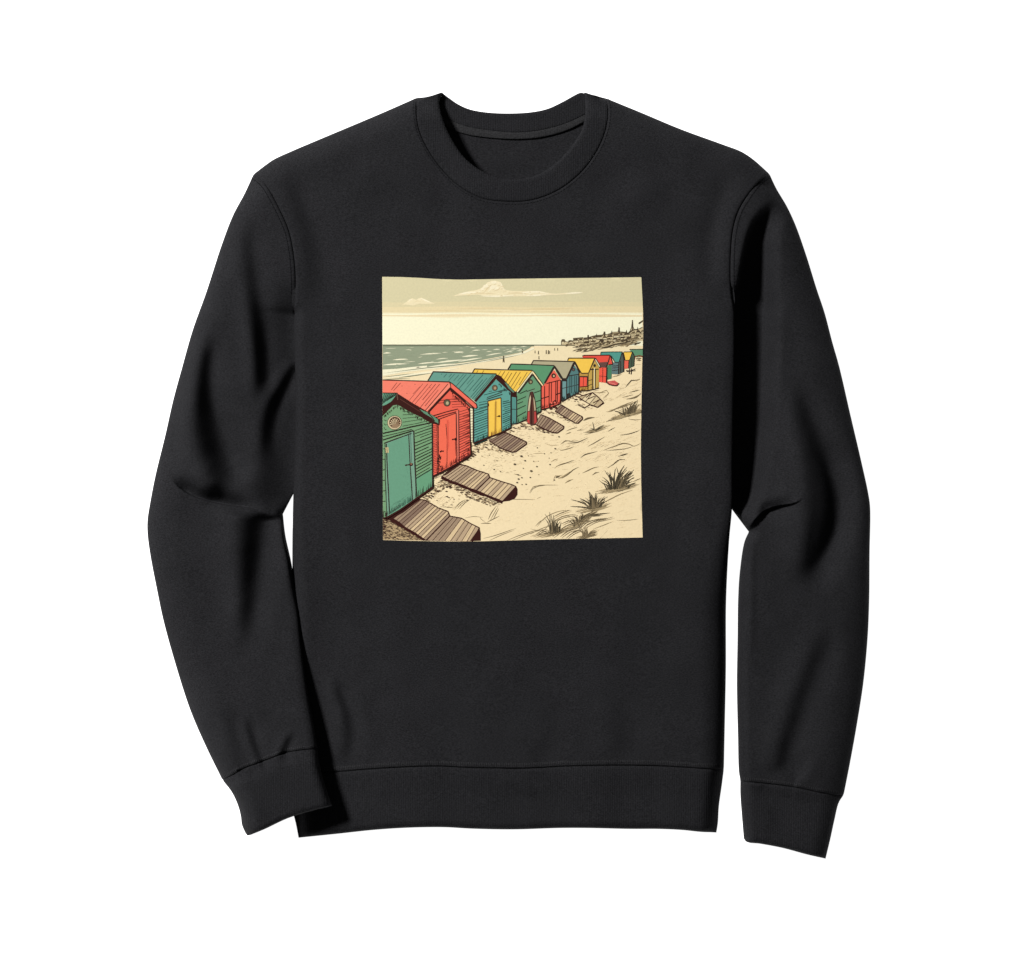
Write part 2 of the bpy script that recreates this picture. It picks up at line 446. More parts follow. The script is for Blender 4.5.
INKS = {}
def ink(rgb):
    if rgb in INKS: return INKS[rgb]
    m = bpy.data.materials.new('print_ink_%02x%02x%02x' % rgb)
    nt, N, L, b = nodes_of(m)
    tc = N.new('ShaderNodeTexCoord')
    n = N.new('ShaderNodeTexNoise'); n.inputs['Scale'].default_value = 420; n.inputs['Detail'].default_value = 3
    L.new(tc.outputs['Object'], n.inputs['Vector'])
    r = N.new('ShaderNodeMapRange'); r.inputs[1].default_value = .3; r.inputs[2].default_value = .7
    r.inputs[3].default_value = .955; r.inputs[4].default_value = 1.03
    L.new(n.outputs[0], r.inputs[0])
    vm = N.new('ShaderNodeVectorMath'); vm.operation = 'SCALE'
    vm.inputs[0].default_value = tuple(min(.97, c * PRINT_GAIN) for c in srgb(*rgb))
    L.new(r.outputs[0], vm.inputs['Scale']); L.new(vm.outputs[0], b.inputs['Base Color'])
    b.inputs['Roughness'].default_value = .8; b.inputs['Specular IOR Level'].default_value = .1
    INKS[rgb] = m
    return m
PRINT_GAIN = 1.0

# ------------------------------------------------------------------ the sweatshirt
shirt = bpy.data.objects.new('sweatshirt', None); COL.objects.link(shirt)
shirt.empty_display_size = .2
shirt['label'] = 'black crew-neck sweatshirt with a square beach hut picture printed on its chest'
shirt['category'] = 'sweatshirt'

front = J(shoulderL, armL, sideL, hemseam, sideR, armR, shoulderR, neckseam)
backneck = backtop[::-1].copy(); backneck[:, 1] += 1.0
back = J(shoulderL, armL, sideL, hemseam, sideR, armR, shoulderR) 
back = np.vstack([back, [(606, 97.8)], [(592, 97)], backneck[1:-1], [(436, 97)]])
floop = np.vstack([front, front[:1]])
outer_sil = [shoulderL, armL, sideL, hemseam, sideR, armR, shoulderR]
def under_body(P):
    d = np.min([near(P, l)[0] for l in outer_sil], 0)
    zt = body_z(P); k = sst(d, 0, 10)
    return np.minimum(zt - .001 * np.minimum(1, d), zt * (1 - k) + back_z(P) * k)
def seam_allowance(line, zf, wd=3.2, drop=.0022):
    n = len(line)
    t = np.gradient(line, axis=0); t /= np.maximum(np.hypot(t[:, 0], t[:, 1]), 1e-6)[:, None]
    nr = np.stack([-t[:, 1], t[:, 0]], 1)
    a = np.minimum(np.arange(n), np.arange(n)[::-1])
    ww = np.clip(.5 + a * .5, .5, wd)[:, None]
    z = np.maximum(zf(line) - drop, .0008)
    V = [W(p[0], p[1], c) for p, c in zip(line - nr * ww, z)] + [W(p[0], p[1], c) for p, c in zip(line + nr * ww, z)]
    return V, [(i, i + 1, n + i + 1, n + i) for i in range(n - 1)]
body = make('body', [sheet(front, body_z), sheet(back, under_body, 5.0, (2.5,), False)] + [seam_allowance(l, body_z) for l in (armL, armR, hemseam, neckseam)], [M_fleece], shirt)

def sleeve_low(zf):
    def f(P):
        zl = np.full(len(P), .003)
        ins = inside(P, front) & (P[:, 1] > 560)
        if ins.any(): zl[ins] = body_z(P[ins], False) + .003
        return zl
    return f
polyL = J(outL, cuffseamL, inL, inL2, hidL, armL[::-1])
sleeve_a = shell('sleeve', polyL, sleeveL_z, .003, M_fleece, shirt, extra=[seam_allowance(cuffseamL, sleeveL_z)], dense=[smooth(creaseL, 1.6)])
cuffpolyL = J(cuffL_out, cuffL_bot, cuffL_in, cuffseamL[::-1])
cuff_a = shell('cuff', cuffpolyL, cuffL_z, .040, M_rib, sleeve_a)
polyR = J(armR[::-1][::-1][:0].reshape(0, 2) if False else armR, outR, cuffseamR, inR, inR2, hidR)
sleeve_b = shell('sleeve', polyR, sleeveR_z, .003, M_fleece, shirt, extra=[seam_allowance(cuffseamR, sleeveR_z)], dense=[smooth(creaseR, 1.6)])
cuffpolyR = J(cuffseamR[::-1], cuffR_out[::-1], cuffR_bot[::-1], cuffR_in[::-1])
cuff_b = shell('cuff', cuffpolyR, cuffR_z, .003, M_rib, sleeve_b)
hempoly = J(hem_left, hembot, hem_right, hemseam[::-1])
hem = shell('hem_band', hempoly, hem_z, .003, M_rib, shirt)

# neck: front band and back band are one ring
topL = smooth([(416.8, 97.3), (428, 97.6), (437, 95), (442.6, 93)])
topR = smooth([(584.2, 93.2), (593, 96), (606, 97.8)])
cpoly = J(neckseam[::-1], topR[::-1], neckin, topL[::-1])
bcpoly = J(backtop, smooth([(584.2, 93.2), (590, 104), (590, 112)]), tapetop[::-1], smooth([(438.5, 114), (436.5, 105), (442.6, 93)]))
# turned-under edge of the band
def skirt(line, zf, drop):
    z = zf(line) - .0002
    V = [W(x, y, c) for (x, y), c in zip(line, z)] + [W(x, y, min(c - .001, max(.009, c - drop))) for (x, y), c in zip(line, z)]
    n = len(line)
    return V, [(i, i + 1, n + i + 1, n + i) for i in range(n - 1)]
collar = make('collar', [sheet(cpoly, collar_z, 2.6), sheet(bcpoly, backcollar_z, 2.6), skirt(neckin, collar_z, .026)], [M_rib], shirt)
tpoly = J(tapetop, smooth([(590, 112), (591, 118)]), tapebot[::-1], smooth([(438.5, 122), (438.5, 114)]))
def tape_z(P):
    return .0125 + .0008 * rnd_edge(near(P, tapebot)[0] / 2) - .0006 * (1 - rnd_edge(near(P, tapetop)[0] / 1.5))
make('neck_tape', [sheet(tpoly, tape_z, 2.0, (.35, 1.0))], [M_tape], collar)

# stitching: rows of separate thread stitches following a seam
def stitches(name, line, zf, off, length, gap, width, mat, parent, across=False, lift=.0005):
    L = np.concatenate([[0], np.cumsum(np.hypot(*np.diff(line, axis=0).T))])
    V, F = [], []
    s = 1.0
    while s + length < L[-1]:
        def at(u):
            return np.array([np.interp(u, L, line[:, 0]), np.interp(u, L, line[:, 1])])
        a, b = at(s), at(s + length if not across else s + .8)
        t = (b - a) / max(1e-6, np.hypot(*(b - a))); n = np.array([-t[1], t[0]])
        jit = rnd.uniform(-.1, .1)
        if across:
            p0, p1 = a + n * (off + jit), a + n * (off + length)
            wv = t
        else:
            p0, p1 = a + n * (off + jit), b + n * (off + jit)
            wv = n
        P = np.array([p0 - wv * width / 2, p0 + wv * width / 2, (p0 + p1) / 2 + wv * width / 2, (p0 + p1) / 2 - wv * width / 2, p1 + wv * width / 2, p1 - wv * width / 2])
        z = zf(P) + lift * np.array([.3, .3, 1, 1, .3, .3])
        o = len(V); V += [W(x, y, c) for (x, y), c in zip(P, z)]
        F += [(o, o + 1, o + 2, o + 3), (o + 3, o + 2, o + 4, o + 5)]
        s += (length if not across else width) + gap
    F = F
    me = bpy.data.meshes.new(name); me.from_pydata(V, [], F); me.materials.append(mat)
    bm = bmesh.new(); bm.from_mesh(me); bmesh.ops.recalc_face_normals(bm, faces=bm.faces)
    for f in bm.faces:
        if f.normal.z < 0: f.normal_flip()
    bm.to_mesh(me); bm.free()
    ob = bpy.data.objects.new(name, me); COL.objects.link(ob); ob.parent = parent
    return ob
stitches('hem_stitching', hemseam, body_z, -5.6, 4.2, 1.0, .8, M_thread, body, True)
stitches('cuff_stitching', cuffseamL, sleeveL_z, -4.2, 3.0, 1.2, .7, M_thread, sleeve_a, True)
stitches('cuff_stitching', cuffseamR, sleeveR_z, 1.4, 3.0, 1.2, .7, M_thread, sleeve_b, True)
stitches('armhole_stitching', armL[:-8], sleeveL_z, 4.2, 2.6, .5, .9, M_threaddark, sleeve_a, False, .0003)
stitches('armhole_stitching', armR[8:], sleeveR_z, 3.6, 2.6, .5, .9, M_threaddark, sleeve_b, False, .0003)
stitches('neck_stitching', neckseam, body_z, -2.6, 2.2, .9, .6, M_threaddark, body, False, .0003)

# ------------------------------------------------------------------ the picture printed on the chest
R2 = random.Random(11)
EDGE_L = [(382, 270), (382.2, 277), (382.6, 400), (383, 545)]
EDGE_R = [(641.3, 270), (641.3, 277.4), (643, 310), (643.2, 335), (642.3, 360), (641.5, 400), (640.8, 450), (641.2, 485), (642.7, 537.5), (643, 545)]
EDGE_T = [(375, 276.6), (382, 276.8), (400, 277), (420, 277.9), (440, 279.2), (460, 279.7), (500, 279), (560, 278.2), (600, 277.8), (641.5, 277.2), (650, 277.2)]
EDGE_B = [(375, 539.6), (383, 540), (410, 540.8), (454, 541.6), (480, 541.3), (508.7, 540.5), (563, 539), (600, 538.3), (642.7, 537.5), (650, 537.4)]
fx = lambda e, v: float(np.interp(v, [p[1] for p in e], [p[0] for p in e]))
fy = lambda e, v: float(np.interp(v, [p[0] for p in e], [p[1] for p in e]))

class Ink:
    """one piece of the printed picture: flat patches of ink, each drawn over the one before"""
    def __init__(s, name, label=None): s.name = name; s.label = label; s.items = []; s.sharp = name in ('printed_beach_hut', 'printed_boardwalk', 'printed_gutter_pipe')
    def poly(s, pts, c, lay=0): s.items.append(([tuple(map(float, p)) for p in pts], c, lay)); return s
    def ell(s, cx, cy, rx, ry, c, lay=0, n=16, rot=0):
        a = math.radians(rot)
        return s.poly([(cx + rx * math.cos(2 * math.pi * k / n) * math.cos(a) - ry * math.sin(2 * math.pi * k / n) * math.sin(a),
                        cy + rx * math.cos(2 * math.pi * k / n) * math.sin(a) + ry * math.sin(2 * math.pi * k / n) * math.cos(a)) for k in range(n)], c, lay)
    def line(s, pts, w, c, lay=1, taper=0, wob=.12):
        if s.sharp and len(pts) > 2:
            for a_, b_ in zip(pts[:-1], pts[1:]): s.line([a_, b_], w, c, lay, 0, wob)
            for q_ in pts[1:-1]: s.ell(q_[0], q_[1], w * .52, w * .52, c, lay, 7)
            return s
        p = smooth(pts, 5) if len(pts) > 2 else smooth(pts, 6)
        n = len(p)
        t = np.gradient(p, axis=0); t /= np.maximum(np.hypot(t[:, 0], t[:, 1]), 1e-6)[:, None]
        nr = np.stack([-t[:, 1], t[:, 0]], 1)
        f = np.linspace(0, 1, n)
        ww = np.full(n, w / 2 * (1.22 if sum(c) < 200 else 1.08))
        if taper == 1: ww = ww * (1 - .78 * f * f)
        if taper == 2: ww = ww * np.maximum(.12, np.sin(np.pi * (.04 + .92 * f)))
        ww = ww * np.array([1 + R2.uniform(-wob, wob) for _ in range(n)])
        for i in range(n - 1):
            q = [p[i] + nr[i] * ww[i], p[i + 1] + nr[i + 1] * ww[i + 1], p[i + 1] - nr[i + 1] * ww[i + 1], p[i] - nr[i] * ww[i]]
            s.items.append(([tuple(v) for v in q], c, lay))
        return s
    def build(s, base, parent, straight=True):
        global TOP
        groups = {}
        for pts, c, lay in s.items: groups.setdefault((c, lay), []).append(pts)
        cols = []
        for c, _ in groups:
            if c not in cols: cols.append(c)
        out = bmesh.new(); it = 0
        used = {}
        for (c, lay), polys in groups.items():
            bm = bmesh.new()
            sub = used.get(lay, 0); used[lay] = sub + 1
            for pts in polys:
                pts = [p for i, p in enumerate(pts) if i == 0 or (abs(p[0] - pts[i - 1][0]) + abs(p[1] - pts[i - 1][1])) > 1e-4]
                if len(pts) < 3: continue
                it += 1; vs_ = [bm.verts.new((p[0], p[1], .012 * (it % 11))) for p in pts]
                try: bm.faces.new(vs_)
                except ValueError: pass
            bm.normal_update()
            bmesh.ops.triangulate(bm, faces=bm.faces[:], ngon_method='EAR_CLIP')
            xs = [v.co.x for v in bm.verts]; ys = [v.co.y for v in bm.verts]
            if not xs: bm.free(); continue
            def cut(co, no, clear=False):
                g = bm.verts[:] + bm.edges[:] + bm.faces[:]
                if g: bmesh.ops.bisect_plane(bm, geom=g, plane_co=co, plane_no=no, clear_outer=clear, dist=1e-5)
            if max(xs) - min(xs) > 6 or max(ys) - min(ys) > 6:
                for k in range(int(min(xs) // 6) + 1, int(max(xs) // 6) + 1): cut((k * 6, 0, 0), (1, 0, 0))
                for k in range(int(min(ys) // 6) + 1, int(max(ys) // 6) + 1): cut((0, k * 6, 0), (0, 1, 0))
            if straight:                     # nothing is printed past the picture's own edge
                if min(xs) < 386: cut((382.3, 277, 0), (-1, .0029, 0), True)
                if max(xs) > 634: cut((642.7 if max(ys) < 362 else 641.1, 0, 0), (1, 0, 0), True)
                if max(ys) > 530: cut((600, 538.2, 0), (.014, 1, 0), True) if min(xs) > 520 else cut((383, 539.7, 0), (-.02, 1, 0), True)
            mi = cols.index(c)
            vm = {}
            for v in bm.verts: vm[v] = out.verts.new((v.co.x, v.co.y, lay + .14 * (sub % 7) + v.co.z))
            for f in bm.faces:
                try:
                    nf = out.faces.new([vm[v] for v in f.verts]); nf.material_index = mi
                except ValueError: pass
            bm.free()
        vs_ = list(out.verts)
        if vs_:
            P = np.array([(512 + (v.co.x - 512) * .9945, 479 + (v.co.y - 479) * .9945) for v in vs_]); z = body_z(P, False)
            for v, (px, py), zz in zip(vs_, P, z):
                v.co = Vector(W(px, py, zz + .0004 + 2.2e-5 * (base + v.co.z)))
        for f in out.faces:
            f.normal_update()
            if f.normal.z < 0: f.normal_flip()
        me = bpy.data.meshes.new(s.name); out.to_mesh(me); out.free()
        for c in cols: me.materials.append(ink(c))
        me.polygons.foreach_set('use_smooth', [True] * len(me.polygons))
        ob = bpy.data.objects.new(s.name, me); COL.objects.link(ob); ob.parent = parent
        if s.label: ob['label'] = s.label
        return ob

# inks
BRN = (58, 26, 22); INKC = (52, 44, 36); GRS = (74, 66, 50); GRS2 = (128, 112, 84); GRS3 = (176, 156, 118); SAND = (246, 225, 182); SANDL = (249, 232, 192)
CORAL = (243, 130, 108); CORALW = (235, 102, 82); CORALD = (242, 110, 84); TEAL = (104, 156, 140); TEALW = (98, 160, 148); GRN = (120, 160, 118); GDOOR = (106, 156, 128)
YEL = (246, 201, 84); OCH = (196, 162, 82); GREY = (180, 171, 138); GROOF = (94, 150, 110); SLATE = (86, 126, 124); SLATEL = (112, 152, 150)
B1 = (166, 142, 117); B2 = (140, 116, 98); B3 = (221, 195, 154); B4 = (190, 165, 134); CREAM = (245, 236, 196); FOAM = (243, 237, 205)

def arr(a): return [tuple(p) for p in a]

# --- sheet: sky bands, sea, sand
pic = Ink('printed_picture', 'square print of a row of coloured beach huts on a sandy shore')
top = [(x, fy(EDGE_T, x)) for x in np.linspace(382.2, 641.3, 40)]
rt = [(fx(EDGE_R, y), y) for y in np.linspace(279, 536, 34)]
bot = [(x, fy(EDGE_B, x)) for x in np.linspace(642.7, 383, 40)]
lf = [(fx(EDGE_L, y), y) for y in np.linspace(538, 279, 34)]
pic.poly(top + rt + bot + lf, SAND, 0)
def band(y0, y1, c, lay, wav=0):
    t = [(x, (y0 if y0 > 280 else fy(EDGE_T, x)) + (wav * math.sin(x * .05 + y0) if y0 > 280 else 0)) for x in np.linspace(382.3, 641.3, 50)]
    t[-1] = (fx(EDGE_R, max(y0, 278)) - .05, t[-1][1])
    b = [(x, y1 + wav * math.sin(x * .04 + y1)) for x in np.linspace(fx(EDGE_R, y1) - .05, 382.4, 50)]
    pic.poly(t + b, c, lay)
band(277, 346, (247, 243, 210), 1)
band(277, 306.5, (215, 206, 166), 2, .3)
band(306, 312.6, (230, 214, 170), 3, .3)
band(302, 306.8, (221, 209, 167), 3, .4)
band(314.6, 316.6, (235, 217, 176), 3, .4)
band(312.6, 313.4, (240, 228, 188), 4, .2)
for k in range(9):
    x0 = R2.uniform(384, 560); x1 = x0 + R2.uniform(40, 90); y = R2.uniform(308, 317)
    pic.line([(x0, y), ((x0 + x1) / 2, y + R2.uniform(-.5, .5)), (min(x1, 641), y + R2.uniform(-.4, .4))], R2.uniform(.5, 1.2), R2.choice([(243, 230, 190), (226, 206, 160), (238, 222, 180)]), 5, 2)
# beach near the water, a shade paler
pic.poly([(382.7, 371), (427, 366), (480, 359), (522, 351.5), (545, 345.6), (641, 345.6), (641, 350), (560, 372), (480, 384), (382.7, 390)], (241, 224, 182), 1)
pic.build(0, shirt, straight=False)
picture = bpy.data.objects['printed_picture']

# --- clouds
c = Ink('printed_cloud', 'tall cream cloud with a long tail in the printed sky')
c.poly([(453, 296.2), (458.8, 293.6), (465, 292.2), (471.3, 290.8), (476, 290.2), (480.6, 288.4), (482.6, 287), (483.4, 285.2), (486, 284.6), (486.9, 282.6), (489.4, 281.8), (491.6, 280.8), (495.5, 280.7), (498.4, 281.4), (501, 282.8), (502.2, 284.4), (502.8, 286.5), (504.8, 290), (513, 291), (524.4, 291.2), (538.4, 291), (549.4, 293), (556, 293.8), (565, 292.8), (583.8, 292.3), (576, 293.6), (565, 294.5), (549.4, 295.3), (538, 296), (527.5, 296.4), (508.8, 296.5), (486.9, 296.6), (477.5, 294.6), (463.4, 295.6)], (238, 224, 184), 0)
for p in [[(459, 294.5), (466, 292.6), (474, 292.5), (480, 290.4)], [(481, 290), (485, 286), (490, 282.6), (496, 281.8)], [(496, 282), (501, 284.5), (503.6, 290)], [(520, 293), (530, 292), (540, 292), (549, 294)], [(488, 292), (493, 287), (498, 285)], [(480, 296), (496, 296.3), (512, 295.6)], [(565, 293.4), (574, 293), (583, 292.5)], [(526, 295.6), (536, 295.4), (546, 294.4)]]:
    c.line(p, 1.5, (247, 237, 205), 1, 2)
for p in [[(484, 292.5), (488, 288), (492, 285)], [(493, 291.5), (499, 289), (501, 286.5)], [(472, 293.6), (482, 293.2), (496, 293.8)], [(506, 293.6), (518, 293), (528, 294)]]:
    c.line(p, .9, (224, 204, 160), 2, 2)
for x, y, q_ in [(486, 286.4, 2.4), (489.6, 283.8, 2.6), (494.4, 282.6, 2.4), (499, 283.8, 2.6), (501, 287.4, 2.4), (492.6, 287.6, 3), (497, 288.4, 2.6), (482.4, 289.4, 1.8), (477, 291.4, 1.5), (508, 292.2, 1.2), (530, 292.2, 1.2), (539, 292.2, 1.2)]:
    c.ell(x, y, q_, q_ * .8, R2.choice([(246, 235, 202), (242, 229, 192)]), 1, 12)
    c.line([(x - q_ * .6, y + q_ * .55), (x + q_ * .2, y + q_ * .72), (x + q_ * .9, y + q_ * .2)], .6, (222, 203, 158), 2, 2)
for k in range(26):
    x = R2.uniform(462, 546); top_ = float(np.interp(x, [458, 480, 487, 495, 503, 506, 550], [293.6, 289, 283.6, 281.6, 286, 291.6, 294])); y = R2.uniform(top_ + .6, 296)
    c.line([(x - 1.8, y + .5), (x, y - .3), (x + 2, y + .3)], R2.uniform(.5, 1.1), R2.choice([(248, 239, 208), (244, 231, 194), (228, 210, 166)]), 2, 2)
c.build(8, picture)
c = Ink('printed_cloud', 'small low cloud at the left of the printed sky')
c.poly([(402, 304.6), (406.5, 302), (408.8, 299.6), (412.4, 298.2), (416, 299.8), (418.5, 298.3), (421.5, 297.6), (426, 299.8), (430, 301.6), (435, 303.6), (426, 304), (420, 303.6), (413, 305.6), (408, 304.8)], (238, 224, 184), 0)
c.line([(408, 302.5), (410, 300), (413, 299)], 1.1, (247, 237, 205), 1, 2); c.line([(418, 300), (421.5, 298.6), (426, 300.6), (431, 302.6)], 1.2, (247, 237, 205), 1, 2)
c.line([(414, 302.5), (417, 301), (421, 301.6)], .7, (225, 206, 164), 2, 2)
c.build(8, picture)

# --- sea
s = Ink('printed_sea', 'grey green printed sea with pale wave crests')
s.poly([(382.7, 345.2), (533, 345.2), (529, 348.4), (522, 352), (504, 355.8), (480, 360.3), (453, 364), (427, 367), (406.4, 369.8), (382.7, 373)], (147, 156, 130), 0)
s.poly([(382.7, 345.2), (534, 345.2), (534, 346.4), (382.7, 346.6)], (128, 138, 114), 1)
s.line([(382.7, 345), (534, 345.1), (575, 345.3)], .8, (88, 86, 66), 3, 0, .05)
s.poly([(382.7, 369.6), (398, 368.6), (414, 366.8), (427, 365.6), (427, 367.6), (406.4, 370.6), (382.7, 374)], FOAM, 2)
for x0, y0, x1, y1, wd in [(383, 353.3, 391, 353, 1.6), (393, 360, 408, 359.2, 1.5), (383, 365, 407, 363.8, 1.7), (420, 354.6, 441, 353.2, 1.2), (442, 352.8, 448, 352.3, .6), (454, 352.7, 464, 352.1, 1.5), (472, 350.6, 480, 350.2, 1.2), (462, 356.8, 478, 355.4, 1.8), (418, 363.9, 436, 362.4, 1.5), (434, 363, 466, 359.6, 1.8), (436, 359.4, 448, 358.2, 1), (426, 367.4, 456, 363.6, 1.5), (458, 361.8, 482, 357.8, 1.5), (392, 370, 402, 368.8, 1.3), (416, 368, 421, 367.4, 1.5), (486, 355.6, 502, 353, 1.2), (493, 349.8, 500, 349.3, 1.2), (505, 352.6, 514, 350.6, 1.0), (511, 349, 516, 348.4, .9), (486, 352, 492, 351.4, .8), (516, 351, 525, 348.8, .9), (470, 347.8, 476, 347.6, .6), (520, 347, 527, 346.6, .8), (386, 348.6, 396, 348.4, .5), (405, 350, 412, 349.8, .5)]:
    s.line([(x0, y0), ((x0 + x1) / 2, (y0 + y1) / 2 - .25), (x1, y1)], wd * .78, FOAM, 2, 2)
for k in range(40):
    x = R2.uniform(384, 526); y = R2.uniform(346.6, 351 + (526 - x) * .135); l = R2.uniform(2, 8)
    s.line([(x, y), (x + l * .5, y - R2.uniform(.1, .5)), (x + l, y - R2.uniform(0, .7))], R2.uniform(.3, .6), R2.choice([(226, 222, 190), (206, 206, 176), (186, 190, 162)]), 2, 2)
for k in range(110):
    x = R2.uniform(384, 515); y = R2.uniform(347, 353 + (515 - x) * .11)
    s.line([(x, y), (x + R2.uniform(4, 12), y - R2.uniform(0, .9))], R2.uniform(.3, .7), R2.choice([(128, 138, 116), (166, 173, 148), (136, 146, 122)]), 1, 2)
# surf running up the beach
s.line([(382.8, 375), (406, 371), (440, 367), (480, 361.6), (505, 357), (524, 352.6), (534, 348)], 1.8, FOAM, 1, 0)
s.line([(382.8, 378.4), (404, 375.6), (430, 372.4), (462, 367.4)], 2.2, (245, 236, 202), 1, 2)
for p, wd in [([(383, 373.4), (406, 370.4), (428, 367.8), (460, 364.6), (486, 360)], .8), ([(383, 377), (398, 375.4), (414, 373.4)], .6), ([(399, 377.6), (414, 375.6), (432, 373)], .9), ([(383, 379.6), (396, 378.8), (410, 378.6)], .7), ([(440, 366.8), (470, 363), (500, 357.6), (521, 352.6)], .6), ([(486, 361.6), (506, 357.6), (520, 354.6)], .5)]:
    s.line(p, wd, (122, 128, 104), 2, 2)
s.build(8, picture)

# --- far town on its hill
t = Ink('printed_town', 'brown sketched town with spires on the printed hill')
prof = [(561.3, 345), (561.3, 341.4), (562, 339.6), (564.4, 339.6), (565.2, 341.6), (569, 342.2), (573, 340.6), (575, 338.4), (583, 338), (587.5, 337.6), (588, 335.4), (588.8, 337.4), (592, 336.4), (596, 335.4), (602.6, 335), (604.4, 332.2), (605.6, 334.8), (609, 334), (613, 332.2), (618, 332), (619, 327.8), (619.8, 331.8), (625, 332.2), (628, 333), (630, 331), (631.4, 328), (632.4, 320), (633, 327), (634.2, 329.8), (637, 329.2), (639.5, 328.8), (641.2, 327.8), (643.4, 327)]
t.poly(prof + [(643.4, 340.6), (634, 342), (620, 345), (600, 347.6), (585, 346.2), (572, 346)], (206, 188, 148), 0)
for i in range(len(prof) - 1): t.line([prof[i], prof[i + 1]], .6, (92, 80, 60), 3)
t.line([(632.4, 320), (632.4, 330)], .9, (70, 60, 46), 3); t.line([(619, 327.4), (619, 332)], 1.3, (84, 72, 54), 3); t.line([(604.4, 331.6), (604.4, 335)], 1.6, (84, 72, 54), 3)
t.line([(588.1, 335), (588.1, 340)], 1.4, (84, 72, 54), 3)
ytop = lambda x: float(np.interp(x, [561, 575, 595, 610, 620, 630, 641], [342, 339, 336.5, 334.5, 333, 332.5, 329.5]))
def house(x, y, w_, hr, hw, sl):
    wall = R2.choice([(240, 226, 186), (232, 216, 174), (222, 204, 160)]); roof = R2.choice([(84, 70, 52), (104, 88, 64), (72, 60, 46)])
    t.poly([(x, y + hr), (x + w_, y + hr + sl), (x + w_, y + hr + hw + sl), (x, y + hr + hw)], wall, 1)
    if R2.random() < .45: t.poly([(x - .3, y + hr + .15), (x + w_ * .5, y + sl * .5 - .3), (x + w_ + .3, y + hr + sl + .15)], roof, 2)
    else: t.poly([(x - .3, y + hr + .15), (x + .9, y), (x + w_ - .9, y + sl), (x + w_ + .3, y + hr + sl + .15)], roof, 2)
    k = x + .8
    while k < x + w_ - .5:
        t.line([(k, y + hr + .7), (k, y + hr + 1.5)], .5, (70, 58, 44), 3); k += R2.uniform(1, 1.5)
    t.line([(x, y + hr), (x, y + hr + hw)], .4, (70, 58, 44), 3); t.line([(x, y + hr + hw), (x + w_, y + hr + hw + sl)], .5, (70, 58, 44), 3)
    if R2.random() < .5: t.line([(x + w_ * .72, y - .9), (x + w_ * .72, y + .9)], .7, (70, 58, 44), 3)
for row in (0, 1):
    x = 568.0 + 3 * row
    while x < 642:
        w_ = R2.uniform(3.6, 6.2); y = ytop(x + w_ / 2) + (.4 if row == 0 else 3.9) + R2.uniform(-.4, .5)
        if not (row and x < 582): house(x, y, w_, R2.uniform(1.4, 2.1), R2.uniform(1.8, 2.5), -.05 * w_)
        x += w_ + (R2.uniform(.1, .8) if row == 0 else R2.uniform(.8, 3.4))
for x, y in [(588.1, 337.2), (604.4, 334.4), (619.1, 331.8), (596.5, 335.6), (611.6, 332.6), (626.4, 331.8), (637.6, 328.8)]:
    t.poly([(x - .9, y + 1.6), (x, y - 2.2), (x + .9, y + 1.6)], (72, 60, 46), 3)
for k in range(80):
    x = R2.uniform(566, 642); y = ytop(x) + R2.uniform(6.2, 9.2) if x > 580 else ytop(x) + R2.uniform(3.6, 5.4)
    t.ell(x, y, R2.uniform(.6, 1.7), R2.uniform(.4, .8), R2.choice([(86, 74, 54), (108, 94, 70), (70, 58, 44), (150, 132, 100)]), 3, 7, -12)
t.line([(573, 338.8), (583, 338)], 1.4, (110, 96, 70), 2); t.line([(592, 336.6), (603, 335.6)], 1.3, (100, 86, 62), 2); t.line([(608, 334.4), (626, 332.6)], 1.2, (100, 86, 62), 2)
t.line([(628, 334.4), (632, 330.6), (637, 329.6), (641, 333.6)], 1.1, (80, 68, 50), 3)
t.ell(563.2, 341.2, 1.9, 1.6, (96, 84, 62), 1); t.ell(563, 342.6, .8, .9, (232, 218, 176), 2)
# hillside scratches
for k in range(110):
    x = R2.uniform(572, 636); f = (x - 572) / 64
    y = 349.5 - 7.5 * f + R2.uniform(-3.5, 3.4); l = R2.uniform(3, 10)
    t.line([(x, y), (x + l * .5, y - l * .12 + R2.uniform(-.4, .4)), (min(x + l, 641), y - l * .3)], R2.uniform(.4, 1.2), R2.choice([(96, 82, 60), (136, 118, 88), (70, 60, 46), (180, 160, 120)]), 2, 2)
t.line([(592, 351), (600, 347), (606, 347.6), (614, 344.6), (622, 343.4), (634, 340.6), (641, 339)], 1.1, (70, 60, 46), 3, 2)
t.line([(581, 352.5), (590, 350.6), (597, 348.8)], .9, (84, 72, 54), 3, 2)
t.line([(638.6, 323.6), (640.4, 322.4), (643, 320.8)], 1.5, (90, 78, 58), 3)
t.build(8, picture)

# --- people on the sand
for x, y, h in [(x_, y_, h_ * 1.25) for x_, y_, h_ in [(503.6, 359.8, 5), (522.4, 351.6, 3.6), (535, 352.2, 2.2), (538.4, 353, 2.8), (538.9, 358, 2.6), (546.2, 352.4, 3), (548.4, 352.6, 3.2), (549.6, 352.6, 2.2), (554.6, 349.6, 2), (557.6, 349.6, 2.2)]]:
    p = Ink('printed_figure')
    p.poly([(x - .25 * h * .5, y - h * .35), (x + .2 * h * .5, y - h * .4), (x + .26 * h * .5, y + h * .1), (x + .3 * h * .6, y + h * .5), (x, y + h * .28), (x - .3 * h * .5, y + h * .5)], (92, 80, 58), 0)
    p.ell(x, y - h * .48, .13 * h, .15 * h, (92, 80, 58), 1, 8)
    p.build(10, picture)

